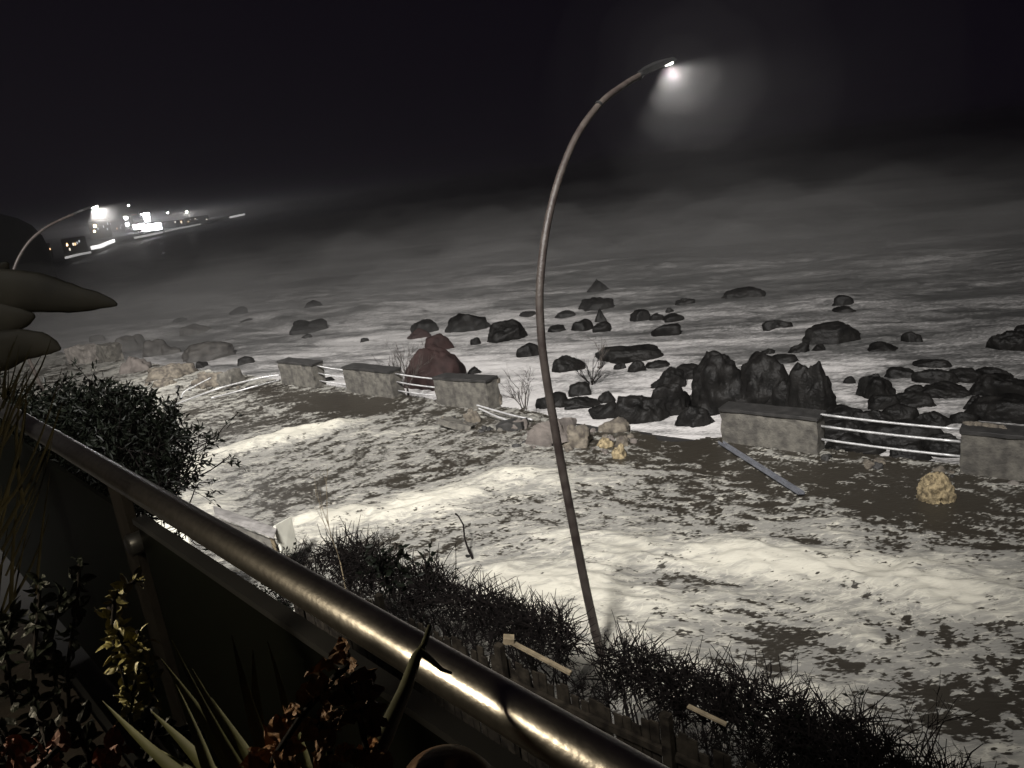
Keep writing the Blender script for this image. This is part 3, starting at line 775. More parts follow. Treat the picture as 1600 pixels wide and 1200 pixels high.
def rail_k(px, py, z):
    """distance along the rail where the sight line through a photo point crosses the rail's vertical plane at about height z"""
    v = ray(px, py); o_ = Vector((0, 0, EYE)); n_ = rn
    t = (RA - o_).dot(n_) / Vector(v).dot(n_); p = o_ + Vector(v) * t
    return (p - RA).dot(rd), p.z
kp, zp = rail_k(205, 800, 5.8)
zt = rail_k(400, 938, 5.8)[1]; print('trim z', zt, rail_k(240, 832, 5.8)[1])
mb = MB(); c = along((kp + 3.4) / 2 + 0.0, (zt + 4.92) / 2) - ro
rz = math.atan2(rd.y, rd.x); rot = Matrix.Rotation(rz, 3, 'Z')
mb.box(along(kp + 1.9, (zt + 4.95) / 2) - ro, (3.7, .012, zt - 4.95), rot); mb.build('glass_pane', mg, rail)
mb = MB(); mb.box(along(kp - 2.2, (zt + 4.95) / 2) - ro, (4.2, .012, zt - 4.95), rot); mb.build('glass_pane', mg, rail)
mb = MB(); mb.box(along(kp + 1.9, zt + .006) - ro, (3.7, .03, .014), rot); mb.build('pane_trim', M_dark, rail)
mb = MB(); mb.box(along(kp - .06, (5.88 + TZ) / 2) - ro, (.10, .022, 5.88 - TZ - .0), rot); mb.build('post', mat('post_steel', (.014, .012, .010), .7, .2, 20, spec=.15), rail)
mb = MB(); p = along(kp + .02, 5.74) - ro; mb.tube([p - rn * .035, p - rn * .03, p + rn * .03, p + rn * .035], [.02, .028, .028, .02], 14); mb.build('clamp', M_dark, rail, True)
mb = MB(); p = along(kp + 1.55, 5.74) - ro; mb.tube([p - rn * .035, p + rn * .035], .02, 14); mb.build('clamp', M_steel, rail, True)

# unseen mast with a fill floodlight added to brighten foam and sea; porch lamp
FLP = Vector((-9, -14, 30))
fl_ = empty('fill_light_mast', (FLP.x, FLP.y, 0)); tag(fl_, 'tall added fill floodlight mast, unseen behind the viewpoint', 'light mast')
mb = MB(); mb.tube([(0, 0, -.2), (0, 0, 15), (0, 0, 30.6)], [.3, .22, .14], 12); mb.build('pole', M_dark, fl_, True)
mb = MB(); mb.box((0, 0, 30.7), (1.6, .3, .25)); mb.box((0, -.1, 30.35), (1.2, .25, .5)); mb.build('housing', M_dark, fl_)
mb = MB(); mb.box((0, .04, 30.35), (1.1, .02, .42)); mb.build('lens', M_lamp, fl_)
spot('fill_flood', FLP + Vector((.3, .4, 0)), g(745, 480, -1), P_FILL, 72, 1.0, 2.4, (1, .965, .93))
pl_ = empty('porch_lamp', (0.95, -2.62, 6.75)); tag(pl_, 'warm porch lamp on the house wall behind the viewpoint', 'lamp')
mb = MB(); mb.box((0, -.03, 0), (.12, .06, .2)); mb.build('bracket', M_dark, pl_)
l = bpy.data.lights.new('porch_light', 'POINT'); l.energy = P_PORCH; l.color = (1, .86, .62); l.shadow_soft_size = .07
o = bpy.data.objects.new('porch_light', l); col.objects.link(o); 
PR = g(850, 1141, 5.9); vv = (Vector((0, 0, EYE)) - PR).normalized(); ll = vv - rd * (2 * vv.dot(rd)); PL = PR + ll * 1.5 + Vector((0, 0, -.50)); print('porch', PL, PR)
o.location = PL

# ------------------------------------------------------------------ fence and dry hedge
fr = empty('wooden_fence', FA0); tag(fr, 'dark weathered slat fence between the garden and the foam, dry hedge on top', 'fence')
rotf = Matrix.Rotation(math.atan2(fdir.y, fdir.x), 3, 'Z')
mb = MB(); k = -.3
while k < FLEN + 3.0:
    wd = rnd.uniform(.078, .092); h = 1.85 + rnd.uniform(-.08, .05)
    tl = Matrix.Rotation(rnd.uniform(-.03, .03), 3, 'Y')
    mb.box(fdir * k + Vector((0, 0, h / 2 - .1)) + fn * rnd.uniform(-.01, .01), (wd, .018, h), rotf @ tl); k += .097
mb.build('slat_panel', M_wood, fr)
for zz in (.35, 1.55):
    mb = MB(); mb.box(fdir * (FLEN / 2 + 1.3) + Vector((0, 0, zz)) - fn * .035, (FLEN + 3.2, .04, .07), rotf); mb.build('rail', M_wood, fr)
k = -.2
while k < FLEN + 3:
    mb = MB(); mb.box(fdir * k + Vector((0, 0, .95)) - fn * .08, (.09, .07, 2.1), rotf); mb.build('post', M_wood, fr); k += 1.9
# pale lath fallen over the fence
p0 = at(800, 1004, depth_of(g(800, 1004, 1.95))); p1 = at(892, 1052, depth_of(g(892, 1052, 1.8)))
lath = empty('broken_lath', (p0 + p1) / 2); tag(lath, 'pale broken wooden lath with a blocky end lying across the fence top', 'lath')
dd = (p1 - p0); q_ = dd.to_track_quat('X', 'Z').to_matrix()
mb = MB(); mb.box((0, 0, 0), (dd.length, .045, .028), q_); mb.build('strip', M_lath, lath)
mb = MB(); mb.box(p0 - lath.location + Vector((-.03, 0, .04)), (.11, .08, .07), q_ @ Matrix.Rotation(.6, 3, 'Z')); mb.build('block_end', M_lath, lath)
p0 = g(1075, 1103, 1.75); p1 = g(1135, 1132, 1.7); dd = p1 - p0
mb = MB(); mb.box((0, 0, 0), (dd.length, .04, .02), dd.to_track_quat('X', 'Z').to_matrix()); o = mb.build('wooden_strip', M_lath); o.location = (p0 + p1) / 2
tag(o, 'thin pale wooden strip on the fence right of the lamp foot', 'lath')

def hedge(px, py, z, w_, h_, n, label, leaf=0, seed=0, name='dry_hedge'):
    rnd.seed(seed); c = g(px, py, z)
    root = empty(name, (c.x, c.y, 0)); tag(root, label, 'hedge', 'dry hedge shrubs along the fence')
    mb = MB(); tips = []
    for i in range(int(n * 1.8)):
        u = rnd.uniform(-.5, .5) * w_; v = rnd.uniform(-.05, .75) * .7
        b = fdir * u + fn * v + Vector((0, 0, rnd.uniform(max(0.2, z - 1.0), z - .25)))
        d = Vector((rnd.uniform(-.7, .7), rnd.uniform(-.5, .7), rnd.uniform(.5, 1.2)))
        hh = h_ * (1 - .5 * abs(u / w_) * 2 * .6)
        twigs(mb, b, d, hh * rnd.uniform(.5, .8), .011, 3, .12, .62, (2, 4), 3, tips)
    for i in range(int(380 * w_)):
        v_ = rv() * rnd.random() ** .4; p_ = fdir * v_.x * w_ * .55 + fn * (v_.y * .28 + .30) + Vector((0, 0, z - .12 + v_.z * h_ * .55))
        d_ = (rv() + Vector((0, 0, .5))).normalized() * rnd.uniform(.10, .24); q_ = p_ + d_; q2 = q_ + (d_ + rv() * .09) * .7
        mb.tube([p_, q_, q2], [.0075, .0055, .003], 3, cap=False)
    mb.build('twigs', M_twig, root)
    # stems down to the soil
    mb = MB()
    for i in range(7):
        u = rnd.uniform(-.4, .4) * w_; mb.tube([fdir * u + fn * .12 + Vector((0, 0, -.2)), fdir * (u + .05) + fn * .15 + Vector((0, 0, z * .5)), fdir * u * 1.1 + fn * .12 + Vector((0, 0, z * .8))], [.02, .014, .008], 6)
    mb.build('stems', M_twig, root, True)
    if leaf:
        mb = MB()
        for i in range(leaf):
            p, d = rnd.choice(tips); mb.leaf(p - d * rnd.uniform(0, .1), d + rv() * .9, rv(), rnd.uniform(.05, .09), rnd.uniform(.03, .05))
        mb.build('leaves', M_leafdark, root)
    return root
hedge(425, 900, 1.3, 1.0, .4, 16, 'low tangled shrub at the left end of the fence under the handrail', 500, 1)
hedge(530, 885, 1.75, 1.6, .50, 34, 'dense dry shrub just left of the leafy dark one', 60, 2)
hedge(640, 925, 1.7, 1.0, .5, 16, 'thin twiggy shrub below the leafy dark one', 120, 3)
hedge(730, 960, 1.68, 1.4, .42, 34, 'dry twiggy hedge above the visible fence slats', 0, 4)
hedge(820, 995, 1.66, 1.1, .42, 26, 'dry twiggy hedge ending just left of the pale lath', 0, 5)
hedge(965, 1060, 1.72, 1.0, .42, 26, 'dry twiggy hedge wrapped round the foot of the tall lamp', 0, 6)
hedge(1060, 1095, 1.68, .9, .38, 20, 'dry hedge right of the lamp foot', 0, 7)
hedge(1170, 1130, 1.74, 1.1, .48, 40, 'spiky dry hedge clump rising highest at the bottom edge', 0, 8)
hedge(1290, 1185, 1.74, 1.0, .50, 34, 'spiky dry hedge clump with a curled dead leaf, lower right', 40, 9)
hedge(1395, 1250, 1.74, 1.0, .50, 28, 'last dry hedge clump before the bare patch at lower right', 20, 10)
hedge(1530, 1310, 1.7, 1.0, .36, 18, 'hedge clump at the lower right frame corner', 60, 11)

# leafy dark shrub standing above the hedge, fleshy leaves
rnd.seed(21); c = g(630, 905, 1.8); root = empty('leafy_shrub', (c.x, c.y, 0)); tag(root, 'dark shrub with large drooping leaves poking above the dry hedge', 'shrub')
mb = MB(); tips = []
for i in range(9):
    twigs(mb, Vector((rnd.uniform(-.25, .25), rnd.uniform(-.1, .1), 1.5)), Vector((rnd.uniform(-.6, .6), rnd.uniform(-.3, .3), 1)), .42, .013, 2, .2, .5, (2, 3), 3, tips)
mb.tube([(0, 0, -.2), (.03, .02, .8), (0, 0, 1.6)], [.04, .03, .02], 6)
mb.build('stems', M_twig, root)
mb = MB()
for i in range(170):
    p, d = rnd.choice(tips); mb.leaf(p - d * rnd.uniform(0, .2), d * .4 + rv() * .7 + Vector((0, 0, -.3)), rv(), rnd.uniform(.09, .15), rnd.uniform(.04, .065), .15)
mb.build('leaves', M_leafdark, root)
# reddish stalk
rnd.seed(3); c = g(532, 880, 1.8); mb = MB(); twigs(mb, Vector((0, 0, 0)), Vector((.05, 0, 1)), .75, .008, 2, .3, .3, (2, 3), 4)
mb.tube([(0, 0, -1.6), (0, 0, 0.02)], .009, 6)
o = mb.build('dead_stalk', M_lath); o.location = c; tag(o, 'thin pale dead stalk sticking up out of the dry hedge', 'stalk')

# ------------------------------------------------------------------ big dark bush beyond the rail
rnd.seed(31)
bc = at(95, 700, 5.2); root = empty('round_bush', (bc.x, bc.y, 0)); tag(root, 'big dark round bush with fine leaves beyond the handrail on the left', 'bush')
mb = MB(); tips = []
for i in range(46):
    a = rnd.uniform(0, 6.28)
    twigs(mb, Vector((rnd.uniform(-.35, .35), rnd.uniform(-.3, .3), bc.z - .5)), Vector((math.cos(a) * rnd.uniform(.2, 1.0), math.sin(a) * rnd.uniform(.2, 1), rnd.uniform(.1, 1.1))), .48, .014, 3, .05, .5, (2, 4), 3, tips)
mb.tube([(0, 0, -.2), (.05, 0, 2), (0, .05, bc.z - .3)], [.12, .09, .05], 8)
mb.build('branches', M_twig, root)
mb = MB()
for p, d in tips:
    for k in range(9):
        dd = (d * .8 + rv() * .8); mb.leaf(p - d * rnd.uniform(0, .12) + rv() * .02, dd, rv(), rnd.uniform(.035, .065), rnd.uniform(.012, .018))
# inner mass of leaves
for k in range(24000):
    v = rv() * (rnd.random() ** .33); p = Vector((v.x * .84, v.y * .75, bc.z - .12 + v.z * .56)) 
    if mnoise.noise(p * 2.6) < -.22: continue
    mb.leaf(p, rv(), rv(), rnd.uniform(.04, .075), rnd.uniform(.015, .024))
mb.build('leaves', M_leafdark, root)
print('bush tips', len(tips))

# ------------------------------------------------------------------ things at the roadside seen past the rail
def panel(name, pts, th, m, label, cat, parent=None):
    """a flat board through four points, with thickness"""
    c = sum(pts, Vector()) / 4; n_ = (pts[1] - pts[0]).cross(pts[3] - pts[0]).normalized()
    vs = [p - c for p in pts] + [p - c - n_ * th for p in pts]
    mb = MB(); mb.add(vs, [(0, 1, 2, 3), (7, 6, 5, 4), (0, 4, 5, 1), (1, 5, 6, 2), (2, 6, 7, 3), (3, 7, 4, 0)])
    o = mb.build(name, m, parent); o.location = c
    if label: tag(o, label, cat)
    return o
zb = .25
root = empty('signboard', g(262, 868, 0)); tag(root, 'pale board on a thin metal frame seen through the gap under the handrail', 'board')
o0 = root.location
Dp = depth_of(g(270, 872, 0)) * .80
def ap(x, y, k=1.0): return at(x, y, Dp * k) - o0
panel('board_panel', [ap(245, 790), ap(289, 812, .98), ap(304, 872, .97), ap(236, 860)], .03, M_white, None, None, root)
mb = MB(); mb.tube([ap(231, 788), ap(240, 822), ap(250, 868)], .012, 6); mb.tube([ap(231, 788), ap(248, 786)], .012, 6); mb.tube([ap(248, 786), ap(240, 822)], .012, 6); mb.build('frame', M_pipe, root)
mb = MB(); mb.tube([ap(240, 862), Vector((-.1, 0, 0))], .015, 6); mb.tube([ap(300, 870, .97), Vector((.35, -.1, 0))], .015, 6); mb.build('legs', M_pipe, root)
root = empty('broken_cabinet', g(430, 868, 0)); tag(root, 'broken white cabinet with a grey sloping lid standing in foam behind the handrail', 'cabinet')
o0 = root.location; Dp = depth_of(g(430, 868, 0)) * .93
panel('lid', [ap(333, 793, 1.05), ap(432, 828, 1.0), ap(428, 842, .98), ap(336, 806, 1.02)], .04, mat('grey_lid', (.22, .21, .20), .7, .3, 6), None, None, root)
panel('end_panel', [ap(427, 822), ap(452, 808, 1.03), ap(464, 862, 1.03), ap(440, 872)], .05, M_white, None, None, root)
panel('side_panel', [ap(345, 812, 1.03), ap(424, 842), ap(434, 880), ap(350, 860, 1.03)], .03, M_conc, None, None, root)
mb = MB(); mb.box(ap(429, 852), (.06, .06, .45), Matrix.Rotation(.25, 3, 'X')); mb.build('corner_post', M_lath, root)

# bent stick in the foam
a = g(742, 880, .03)
mb = MB(); mb.tube([p - a for p in (g(742, 880, .02), g(733, 862, .12), g(726, 842, .3), g(724, 820, .42), g(716, 806, .5), g(712, 803, .48))], [.018, .018, .016, .015, .014, .02], 8)
mb.tube([p - a for p in (g(742, 880, .02), g(737, 866, .1), g(730, 852, .25))], [.014, .012, .01], 6)
o = mb.build('bent_stick', M_twig, None, True); o.location = a; tag(o, 'bent dark stick standing in the foam left of the tall lamp', 'stick')
o = rub(733, 874, 14, 8, M_rock, 301, 'small dark lump at the foot of the bent stick', name='dark_lump', cat='stone')

# ------------------------------------------------------------------ bare shrubs by the parapet and in the surf
def bare(px, py, z, hpx, n, spread, label, seed, m=M_twig2):
    rnd.seed(seed); c = g(px, py, z); k = depth_of(c) / FPX; h = hpx * k
    mb = MB()
    for i in range(n):
        twigs(mb, Vector((rnd.uniform(-.1, .1), rnd.uniform(-.1, .1), 0)), Vector((rnd.uniform(-spread, spread), rnd.uniform(-.3, .3), 1)), h * rnd.uniform(.4, .6), .018, 3, .15, .38, (2, 3), 4)
    mb.tube([(0, 0, -.9), (0, 0, .05)], .04, 6)
    o = mb.build('bare_shrub', m); o.location = c; tag(o, label, 'shrub', 'bare shrubs near the parapet')
bare(636, 604, -.3, 66, 9, .75, 'leafless shrub behind the sagging railing, left of the red mound', 41)
bare(818, 640, -.5, 70, 6, .5, 'leafless shrub just left of the lamp post behind the parapet line', 42)
bare(925, 598, -.9, 44, 9, 1.5, 'dark tangled leafless shrub standing in the surf', 43, M_twig)
bare(935, 575, -.9, 55, 3, .2, 'thin upright stems behind the tangled shrub in the surf', 44)
bare(1003, 1000, 0, 30, 2, .5, 'wispy grass stems on the foam right of the lamp foot', 45, M_twig)

# ------------------------------------------------------------------ plants on the terrace, in front of the panel
rnd.seed(51)
def fatleaf(name, pts, ws, th, m, label, cat, group=None):
    """a thick pointed succulent leaf along a path, ws = half widths"""
    P0 = [Vector(p) for p in pts]; w0 = ws; P = []; ws = []; K = 12
    for i in range(len(P0) - 1):
        for j in range(4):
            t = j / 4; P.append(P0[i].lerp(P0[i + 1], t)); ws.append((w0[i] * (1 - t) + w0[i + 1] * t) * (1 + .07 * mnoise.noise(P[-1] * 9) + .05 * mnoise.noise(P[-1] * 31)))
    P.append(P0[-1]); ws.append(w0[-1]); P = [p + Vector((0, 0, .012 * mnoise.noise(p * 6))) for p in P]
    o0 = P[0].copy(); vs = []; fs = []
    camd = Vector((0, 0, EYE)) - P[len(P) // 2]; camd.normalize()
    for i, p in enumerate(P):
        t = (P[min(i + 1, len(P) - 1)] - P[max(i - 1, 0)]).normalized(); sd = t.cross(camd).normalized(); nn = sd.cross(t)
        for k in range(K):
            a = 6.2832 * k / K; vs.append(p - o0 + sd * math.cos(a) * ws[i] + nn * math.sin(a) * ws[i] * th)
    for i in range(len(P) - 1):
        for k in range(K): fs.append((i * K + k, i * K + (k + 1) % K, (i + 1) * K + (k + 1) % K, (i + 1) * K + k))
    fs.append(tuple(range(K - 1, -1, -1))); fs.append(tuple((len(P) - 1) * K + k for k in range(K)))
    o = mesh_obj(name, vs, fs, m, None, True); o.location = o0
    if label: tag(o, label, cat, group)
    return o
k = 2.3 / 1200
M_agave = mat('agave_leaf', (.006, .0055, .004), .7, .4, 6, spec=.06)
agave = empty('agave', at(-60, 560, 2.3)); tag(agave, 'dark agave with broad pointed leaves reaching in from the left edge', 'agave')
for pts, ws in (([(-120, 470), (-20, 456), (60, 458), (110, 464), (150, 470), (176, 477), (184, 480)], [40, 34, 27, 20, 13, 6, 2]),
                ([(-120, 500), (-40, 505), (10, 502), (40, 497), (54, 492)], [44, 34, 24, 12, 3]),
                ([(-60, 560), (0, 548), (35, 538), (65, 537), (85, 542), (95, 546)], [30, 28, 22, 17, 9, 2]),
                ([(-110, 540), (-60, 480), (-20, 440), (5, 415), (12, 408)], [30, 26, 18, 8, 2])):
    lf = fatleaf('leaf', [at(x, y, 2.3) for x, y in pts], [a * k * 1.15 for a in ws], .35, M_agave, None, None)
    lf.parent = agave; lf.location = lf.location - agave.location
mb = MB(); mb.tube([Vector((0, 0, 0)), at(-80, 700, 2.2) - agave.location, at(-120, 900, 2.1) - agave.location], [.06, .07, .08], 10); mb.build('trunk', M_wood, agave, True)

def blades(name, base, specs, m, label, cat='grass'):
    root_o = base.copy(); mb = MB()
    for pts, w0 in specs:
        P = [Vector(p) for p in pts]; camd = (Vector((0, 0, EYE)) - P[0]).normalized(); n = len(P); vs = []; fs = []
        for i, p in enumerate(P):
            t = (P[min(i + 1, n - 1)] - P[max(i - 1, 0)]).normalized(); sd = t.cross(camd).normalized(); ww = w0 * (1 - (i / (n - 1)) ** 1.6) + .0004
            vs += [p - root_o + sd * ww, p - root_o - camd * ww * .5, p - root_o - sd * ww]
        for i in range(n - 1):
            for k in (0, 1): fs.append((i * 3 + k, i * 3 + k + 1, i * 3 + k + 4, i * 3 + k + 3))
        mb.add(vs, fs)
    o = mb.build(name, m, None, True); o.location = root_o; tag(o, label, cat); return o
def blade_path(x0, y0, x1, y1, d0, d1, bend, n=9):
    P = []
    for i in range(n):
        t = i / (n - 1); P.append(at(x0 + (x1 - x0) * t + bend * math.sin(t * math.pi) , y0 + (y1 - y0) * t, d0 + (d1 - d0) * t))
    return P
sp = []
for (x0, x1, y1, w0, bd) in ((430, 252, 1030, .010, 10), (440, 268, 1000, .006, -8), (420, 300, 1045, .012, 8), (450, 362, 992, .009, -6), (455, 395, 1015, .010, -8), (470, 418, 1002, .007, 14),
                             (440, 330, 1090, .012, 0), (400, 235, 1110, .010, 12), (480, 440, 1080, .012, 6), (390, 160, 1095, .008, -14), (500, 520, 1090, .008, -6), (410, 210, 1150, .012, 0), (360, 270, 1060, .008, 5)):
    sp.append((blade_path(x0 + rnd.uniform(-30, 10), 1290, x1, y1, .75, .85, bd), w0))
blades('strap_leaf_plant', at(430, 1290, .75), sp, M_leafgreen, 'clump of olive strap leaves rising from the bottom edge below the handrail', 'plant')
sp = []
for i in range(26):
    x = rnd.uniform(-40, 70); y = rnd.uniform(640, 860); sp.append((blade_path(x - rnd.uniform(-20, 60), y + rnd.uniform(60, 160), x + rnd.uniform(0, 60), y - rnd.uniform(30, 110), 1.5, 1.6, rnd.uniform(-14, 14), 7), rnd.uniform(.0015, .004)))
blades('dry_grass', at(-20, 860, 1.5), sp, mat('dry_grass', (.006, .005, .0022), .95, .4, 9, spec=.03), 'thin dry grass blades at the left frame edge below the agave')
sp = []
for i in range(14):
    x = rnd.uniform(-30, 50); y = rnd.uniform(560, 640); sp.append((blade_path(x - 20, y + 60, x + rnd.uniform(-20, 40), y - rnd.uniform(20, 60), 1.9, 2.0, rnd.uniform(-10, 10), 6), rnd.uniform(.0015, .003)))
blades('dry_grass', at(-20, 680, 1.9), sp, MATS['dry_grass'], 'short dry grass tuft right under the agave leaves')
# forked stem crossing the handrail
mb = MB(); b0 = at(545, 1260, .72)
mb.tube([p - b0 for p in (b0, at(600, 1150, .80), at(632, 1080, .86), at(650, 1028, .9), at(662, 1008, .92), at(672, 978, .94))], [.012, .010, .008, .0065, .004, .003], 10)
mb.tube([p - b0 for p in (at(657, 1018, .91), at(672, 1030, .90), at(690, 1046, .9), at(706, 1052, .9))], [.005, .0035, .0025, .0015], 8)
o = mb.build('forked_stem', mat('stem_green', (.045, .045, .02), .6, .3, 20), None, True); o.location = b0; tag(o, 'thick forked plant stem crossing in front of the handrail', 'stem')
# small leafed trailing plant
def leafy(name, segs, nl, lsz, m, label, depth, cat='plant', stemr=.003, curl=.5, leafm_w=.55):
    root = empty(name, at(*segs[0][0], depth)); tag(root, label, cat); o0 = root.location
    ms = MB(); ml = MB()
    for pts in segs:
        P = [at(x, y, depth + rnd.uniform(-.03, .03)) - o0 for x, y in pts]; ms.tube(P, stemr, 5)
        for i in range(nl):
            j = rnd.randint(0, len(P) - 2); t = rnd.random(); p = P[j].lerp(P[j + 1], t)
            d = rv(); l = lsz * rnd.uniform(.6, 1.3); ml.oval(p + d * stemr, d, rv(), l, l * leafm_w, curl * rnd.uniform(-1, 1), .05 if curl < .8 else .16)
    ms.build('stems', M_twig, root, True); ml.build('leaves', m, root)
    return root
leafy('trailing_plant', [[(205, 1130), (195, 1060), (175, 990), (180, 930), (215, 905)], [(200, 1120), (215, 1050), (190, 1000), (170, 950)], [(230, 1150), (240, 1080), (225, 1030), (215, 985)]], 70, .018, M_leafgold, 'small trailing plant with stacked yellowish leaves, before the dark panel', 1.0)
leafy('trailing_plant', [[(60, 1140), (50, 1050), (60, 960), (62, 905)], [(110, 1150), (105, 1040), (120, 950), (125, 875)], [(20, 1100), (10, 1020), (20, 960)], [(90, 1100), (80, 1000), (95, 930)]], 60, .022, M_leafdark, 'dim leafy plant with upright stems at the lower left edge', 1.15)
leafy('creeping_plant', [[(40, 1250), (80, 1180), (60, 1120)], [(130, 1250), (140, 1190), (120, 1130)], [(0, 1230), (20, 1170), (-10, 1120)], [(200, 1260), (230, 1180), (250, 1120)], [(280, 1260), (290, 1190), (310, 1130)]], 40, .022, M_leafdark, 'low dark foliage filling the lower left corner', .85)
leafy('withered_plant', [[(400, 1270), (430, 1180), (470, 1120), (520, 1060), (545, 1040)], [(520, 1270), (520, 1190), (500, 1130)], [(470, 1270), (450, 1200), (440, 1150)], [(560, 1260), (575, 1180), (560, 1110), (540, 1070)], [(350, 1270), (390, 1220), (420, 1200)]], 26, .024, M_leafbrown, 'withered plant with curled orange brown leaves at the bottom edge', .72, curl=.9, leafm_w=.8)
leafy('withered_plant', [[(10, 1260), (20, 1200), (0, 1150)], [(70, 1260), (60, 1200), (90, 1170)], [(170, 1260), (165, 1180)]], 14, .024, mat('rusty_leaf', (.13, .042, .018), .7, .4, 14), 'few rusty dead leaves in the bottom left corner', .72, curl=.9, leafm_w=.7)
# clay pot rim at the bottom edge
pc = at(700, 1262, .80); root = empty('clay_pot', (pc.x, pc.y, pc.z - .1)); tag(root, 'rounded orange brown pot half cut by the bottom edge under the handrail', 'pot')
mb = MB(); prof = [(.030, -.02), (.045, .02), (.056, .07), (.058, .10), (.052, .128), (.040, .145), (.022, .156), (.006, .160)]
vs = []; fs = []; K = 32
for r0, z0 in prof:
    for k in range(K): a = 6.2832 * k / K; vs.append((r0 * math.cos(a), r0 * math.sin(a), z0))
for i in range(len(prof) - 1):
    for k in range(K): fs.append((i * K + k, i * K + (k + 1) % K, (i + 1) * K + (k + 1) % K, (i + 1) * K + k))
fs.append(tuple(range(K - 1, -1, -1))); fs.append(tuple((len(prof) - 1) * K + k for k in range(K)))
mb.add(vs, fs); mb.build('body', M_clay, root, True)
mb = MB(); mb.tube([(.055 * math.cos(a / 32 * 6.2832), .055 * math.sin(a / 32 * 6.2832), .085) for a in range(33)], .006, 8); mb.build('rim', M_clay, root, True)
# planter carrying them
pa = at(330, 1290, .9); mb = MB(); rr = Matrix.Rotation(rz, 3, 'Z')
c0 = along(1.35, 5.12) - rn * .32
plr = empty('planter_trough', (c0.x, c0.y, TZ), rz); tag(plr, 'dark trough holding the terrace plants behind the glass panel', 'planter')
mb.box((0, 0, .14), (2.6, .36, .28)); mb.build('trough', M_dark, plr)
mb = MB(); mb.box((0, 0, .295), (2.5, .30, .02)); mb.build('soil', M_soil, plr)

# ------------------------------------------------------------------ far coast: land, hill, village lights
def land(name, pts, z0, z1, m, label=None):
    mb = MB(); n = len(pts)
    mb.add([(p.x, p.y, z0) for p in pts] + [(p.x, p.y, z1) for p in pts], [tuple(range(n, 2 * n))] + [(i, (i + 1) % n, n + (i + 1) % n, n + i) for i in range(n)])
    o = mb.build(name, m); tag(o, kind='structure'); return o
coast = [g(-250, 560), g(60, 470), g(85, 418), g(112, 403), g(180, 380), g(240, 364), g(300, 352), g(345, 343), g(378, 335.5)]
back = [p * 1.0 + Vector((-90 - p.length * .28, 20, 0)) for p in coast]
land('coast', coast + back[::-1], -3, 0.2, M_land)
# hill ridge behind the shore, dark
def hill(name, pts_top, dist, thick_, m):
    mb = MB(); n = len(pts_top); vs = []
    for x, y in pts_top:
        v = Vector(ray(x, y)); hv = math.hypot(v.x, v.y); k = dist / hv; p = Vector((v.x * k, v.y * k, EYE + v.z * k)); dd = Vector((v.x, v.y, 0)).normalized()
        vs += [Vector((p.x, p.y, -2)) - dd * thick_ * .5, Vector((p.x, p.y, p.z * .6)) - dd * thick_ * .25, p, p + dd * thick_ * .5 - Vector((0, 0, p.z + 2))]
    fs = []
    for i in range(n - 1):
        for k in range(3): fs.append((i * 4 + k, i * 4 + k + 1, (i + 1) * 4 + k + 1, (i + 1) * 4 + k))
    mb.add(vs, fs); o = mb.build(name, m, None, True); tag(o, kind='structure'); return o
hill('hills', [(-300, 300), (-150, 318), (-60, 328), (0, 334), (28, 341), (50, 352), (66, 368), (78, 392), (80, 420)], 110, 30, M_hill)

M_dim = emit('dim_window', (.9, .92, 1.0), .8); M_dim2 = emit('dim_window_lit', (1, .9, .75), 2.2); M_warm2 = emit('amber_window', (1, .6, .3), 3.0)
def far_p(px, py, z=0.2): return g(px, py, z)
def house(px, py, wpx, hpx, label, lit=(), m=M_plaster, roof=True, sign=False):
    p = far_p(px, py); k = depth_of(p) / FPX; W = wpx * k; H = hpx * k
    d = Vector((p.x, p.y, 0)).normalized(); root = empty('seafront_building', p, math.atan2(d.y, d.x) - math.pi / 2); tag(root, label, 'building', 'buildings on the far shore')
    mb = MB(); mb.box((0, W * .4, H / 2), (W, W * .8, H)); mb.build('wall', m, root)
    if roof: mb = MB(); mb.box((0, W * .4, H * 1.04), (W * 1.08, W * .88, H * .08), None, .8); mb.build('roof', M_roof, root)
    r3 = random.Random(int(px * 7 + py)); lit = list(lit)
    if m is M_plaster and not lit or len(lit) < 3:
        for i in range(r3.randint(3, 6)):
            lit.append((-.42 + .84 * r3.random(), .25 + .6 * r3.random(), .05, .12 * min(1.5, W / H), r3.choice((M_dim, M_dim, M_dim2, M_warm2))))
    for (u, v, ww, hh, mm) in lit:
        mb = MB(); mb.box((u * W, -.05 - .001 * W, v * H), (ww * W, .1, hh * H)); mb.build('window', mm, root)  # includes facade panels whose floodlight is put in as glow
    return root
house(72, 405, 22, 22, 'dim building nearest the dark hill on the far shore')
house(120, 395, 34, 22, 'dim low building behind the bright shore strip', [(-.3, .6, .05, .07, M_warm)])
house(160, 372, 30, 26, 'dim building under the glaring far street lamp', [(-.2, .75, .13, .14, M_warm), (-.28, .45, .09, .10, M_warm)])
house(185, 362, 20, 16, 'dim small house left of the dazzling pavilion', [(.1, .5, .5, .1, M_roof)])
house(203, 357, 14, 22, 'small building with two bright lamps left of the dazzling pavilion', [(-.15, .75, .30, .2, M_far), (-.15, .3, .35, .22, M_facade_glow)])
house(213, 350, 12, 18, 'small reddish fronted house behind the pavilion', [(0, .8, .7, .12, mat('redwall', (.4, .18, .13), .8, .2, 1))])
pv = house(232, 361, 40, 12, 'dazzling white pavilion on the far shore, floodlight put in as glow', [(0, .62, 1.0, .42, M_facade_glow), (.15, .2, .7, .34, M_facade_glow), (-.3, .95, .4, .12, M_far)])
house(232, 350, 11, 17, 'bright white tower block rising behind the dazzling pavilion', [(0, .6, .8, .8, M_facade_glow), (-.45, .93, .5, .1, M_facade_glow)])
house(268, 356, 40, 10, 'row of dim arched buildings right of the pavilion')
